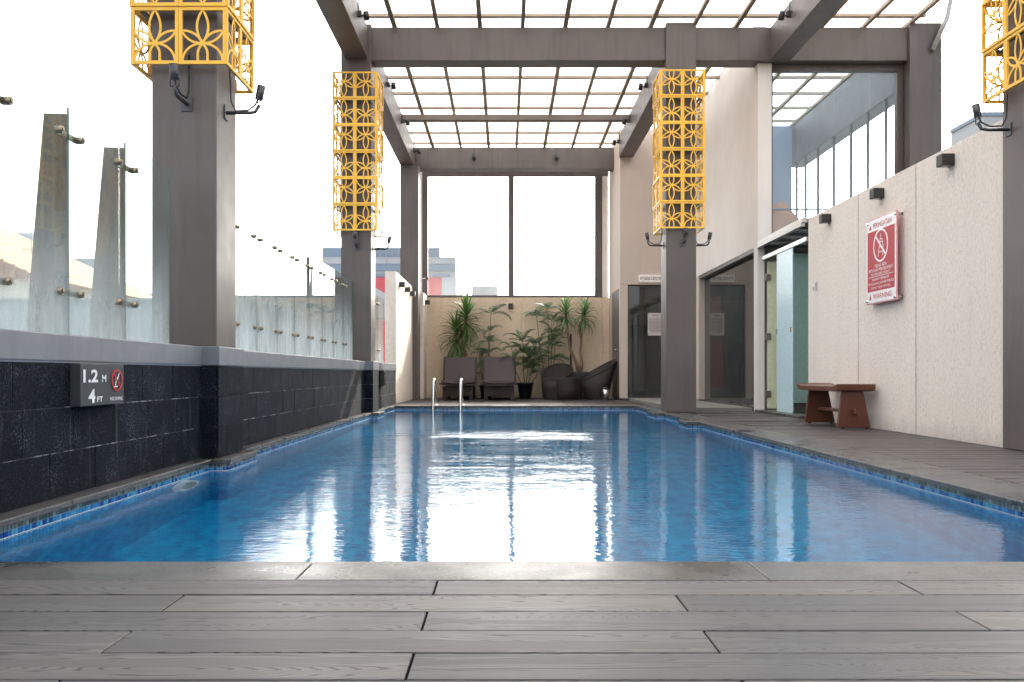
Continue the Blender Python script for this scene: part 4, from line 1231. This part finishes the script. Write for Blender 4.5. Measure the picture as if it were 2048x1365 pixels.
palm('palm_plant', (.95, 18.95, 0), [(-.28, .1, 1.72, 5, .2, 1, 1.0), (-.05, .05, 1.88, 4, .1, 1, .85), (.04, .05, 1.62, 6, .2, 3, .85), (.10, 0, 1.1, 6, .15, 2, .8), (.02, -.08, .8, 5, .1, 1, .7)],
     'tall thin palm beside the left tub chair', .17, .40)

# ============================================================ CITY BEYOND THE LEFT FENCE
def far_obj(name, cat, label, parts, loc):
    e = empty(name, loc, label=label, cat=cat)
    for nm, m, b in parts: box1(nm, M[m], b, e)
    return e
# olive garden wall behind the middle glass fence
ow = far_obj('garden_wall', 'wall', 'mossy olive wall behind the middle glass fence', [('wall_body', 'olive', (-14.5, -5.2, 22.0, 22.3, -16, 2.42)), ('wall_cap', 'far_dark', (-14.5, -5.2, 21.96, 22.34, 2.422, 2.47))], (-9, 22, -16))
gwl = far_obj('roof_parapet', 'wall', 'pale grey parapet seen through the nearest glass panels', [('wall_body', 'far_grey', (-8.2, -5.2, 13.6, 13.8, -16, 1.62)), ('wall_cap', 'far_white', (-8.2, -5.2, 13.56, 13.84, 1.622, 1.66))], (-7, 13.6, -16))
# orange tiled house at far left
hs_ = empty('tiled_house', (-13.5, 17, -16), label='cream house with an orange tiled roof at the far left', cat='house')
box1('wall', M['cream'], (-20, -8.4, 15.9, 22, -16, 2.22), hs_)
rb = MB(); rb.prism([(-20.3, 2.2), (-8.1, 2.2), (-12.2, 4.05), (-16.0, 4.05)], 'y', 15.7, 22.2); rb.build('roof', M['roof_tile'], hs_, world=True)
rt_ = MB()
for i in range(60):
    x = -20 + i * .2; top = 2.2 + min(1.85, max(0, (-8.1 - x) * .45), max(0, (x + 20.3) * .45))
    rt_.box(x, x + .07, 15.66, 15.70, 2.2, top)
rt_.build('tile_ribs', M['roof_tile'], hs_, world=True)
# white block with awning, farther
far_obj('white_block', 'building', 'white building with navy awnings at the far left edge', [('wall', 'far_white', (-36, -24.6, 44, 52, -16, 6.2)), ('awning', 'far_blue', (-30, -23.8, 42.8, 43.98, 5.6, 6.9)), ('window', 'far_blue', (-27, -25.6, 43.9, 43.99, 4.2, 5.2)), ('parapet', 'far_white', (-36, -24.6, 44, 44.2, 6.21, 6.5))], (-28, 44, -16))
wt = empty('water_tank', (-15.4, 29, 4), label='pale round water tank above the tiled roof', cat='water tank')
MB().lathe([(0, 0), (.45, 0), (.5, .1), (.5, .8), (.35, 1.0), (0, 1.05)], n=20).build('tank_body', M['far_grey'], wt)
for a in range(4): MB().tube([(.4 * math.cos(a * 1.57), .4 * math.sin(a * 1.57), -6), (.4 * math.cos(a * 1.57), .4 * math.sin(a * 1.57), 0)], .04, 6).build('leg', M['far_dark'], wt)
wt2 = copy_tree(wt); wt2.location = (-13.9, 27.5, 3.3); wt2['label'] = 'pale water tank nearer the steel fins'
for t_ in (wt, wt2): t_['group'] = 'rooftop water tanks'
an = empty('tv_antenna', (-10.0, 19.0, 2.0), label='thin rooftop antenna mast left of the first steel fin', cat='antenna')
MB().tube([(0, 0, 0), (0, 0, 1.52)], .012, 6).build('mast', M['far_dark'], an)
MB().tube([(-.3, 0, 1.48), (.3, 0, 1.48)], .008, 5).build('rod', M['far_dark'], an)
MB().tube([(-.2, 0, 1.15), (.2, 0, 1.15)], .008, 5).build('rod', M['far_dark'], an)
far_obj('distant_tower', 'building', 'hazy pale tower between the two steel fins', [('tower_wall', 'far_grey', (-53, -50, 110, 116, -16, 14.6)), ('upper_storey', 'far_white', (-53.5, -48.8, 109, 116.5, 9, 12.2)), ('lower_storey', 'far_grey', (-50.4, -45, 112, 118, -16, 10))], (-50, 110, -16))
# dark gable roofs behind the olive wall
for (x0, x1, xt0, xt1, y, z0, z1, lab) in ((-9.6, -7.2, -9.5, -8.75, 30, 2.8, 4.45, 'grey gable roof behind the olive wall, next to the near left column'), (-8.9, -6.6, -8.7, -7.6, 34, 3.0, 4.1, 'low grey roof behind the olive wall, beside the office block')):
    e = empty('gable_house', ((x0 + x1) / 2, y, -16), label=lab, cat='house', group='grey roofed houses behind the olive wall')
    MB().prism([(x0, z0), (x1, z0), (xt1, z1), (xt0, z1)], 'y', y, y + 5).build('roof', M['far_dark'], e, world=True)
    box1('wall', M['far_grey'], (x0 + .2, x1 - .2, y + .2, y + 4.8, -16, z0 - .002), e)
# office block with blue bands and red panel
ob = empty('office_block', (-8, 60, -16), label='white and blue office block with a red panel behind the far left columns', cat='building')
box1('wall', M['far_white'], (-12.2, -3.3, 60, 70, -16, 8.3), ob)
box1('rooftop_screen', M['far_blue'], (-12.3, -4.4, 60.5, 61, 8.302, 9.0), ob)
box1('facade_band', M['far_blue'], (-12.2, -3.3, 59.9, 59.998, 7.37, 7.8), ob)
for i in range(6):
    box1('window', M['far_grey'], (-12.1 + i * 1.45, -10.9 + i * 1.45, 59.92, 59.998, 7.84, 8.15), ob)
    box1('window', M['far_blue'], (-12.1 + i * 1.45, -10.9 + i * 1.45, 59.92, 59.998, 6.97, 7.2), ob)
rl = MB()
rl.box(-9.5, -4.3, 59.7, 59.75, 8.58, 8.61)
for i in range(14): rl.box(-9.5 + i * .4, -9.47 + i * .4, 59.7, 59.75, 8.3, 8.58)
rl.build('railing', M['far_dark'], ob, world=True)
box1('red_panel', M['far_red'], (-8.9, -4.2, 59.8, 59.898, -4, 6.92), ob)
box1('side_wing', M['far_grey'], (-4.198, -3.25, 59.7, 66, -16, 6.92), ob)
tn = empty('white_tent', (-6.6, 40, 2), label='white pitched canopy beside the office block', cat='canopy')
MB().prism([(-7.3, 3.0), (-4.9, 3.0), (-5.15, 4.0), (-5.95, 4.45), (-6.3, 4.4)], 'y', 40, 42).build('canopy_cloth', M['far_white'], tn, world=True)
MB().tube([(-6.2, 40.1, -16), (-6.2, 40.1, 3.0)], .05, 6).build('post', M['far_grey'], tn, world=True)
MB().tube([(-4.1, 40.1, -16), (-4.1, 40.1, 3.0)], .05, 6).build('post', M['far_grey'], tn, world=True)
far_obj('distant_block', 'building', 'faint block above the near end of the textured wall', [('block_wall', 'far_white', (58.5, 62, 110, 118, -16, 32)), ('roof_deck', 'far_blue', (58.3, 62.2, 109.8, 118, 32.01, 32.5))], (60, 110, -16))
far_obj('low_skyline', 'building', 'low grey building beyond the far window sill', [('low_wall', 'far_grey', (-3.2, .6, 70, 80, -16, 6.6)), ('low_roof', 'far_dark', (-2.6, -.6, 70.5, 75, 6.61, 7.4))], (-1, 70, -16))
# roof pipe on the right
rp = empty('roof_pipe', (5.8, 12.3, 4.9), label='thin bent pipe brace at the top of the wide grey column', cat='pipe')
MB().tube([(5.72, 12.05, 4.85), (5.9, 12.0, 5.28), (5.98, 12.0, 5.7), (5.98, 12.0, 6.4)], .035, 8).build('tube', M['alu'], rp, world=True)
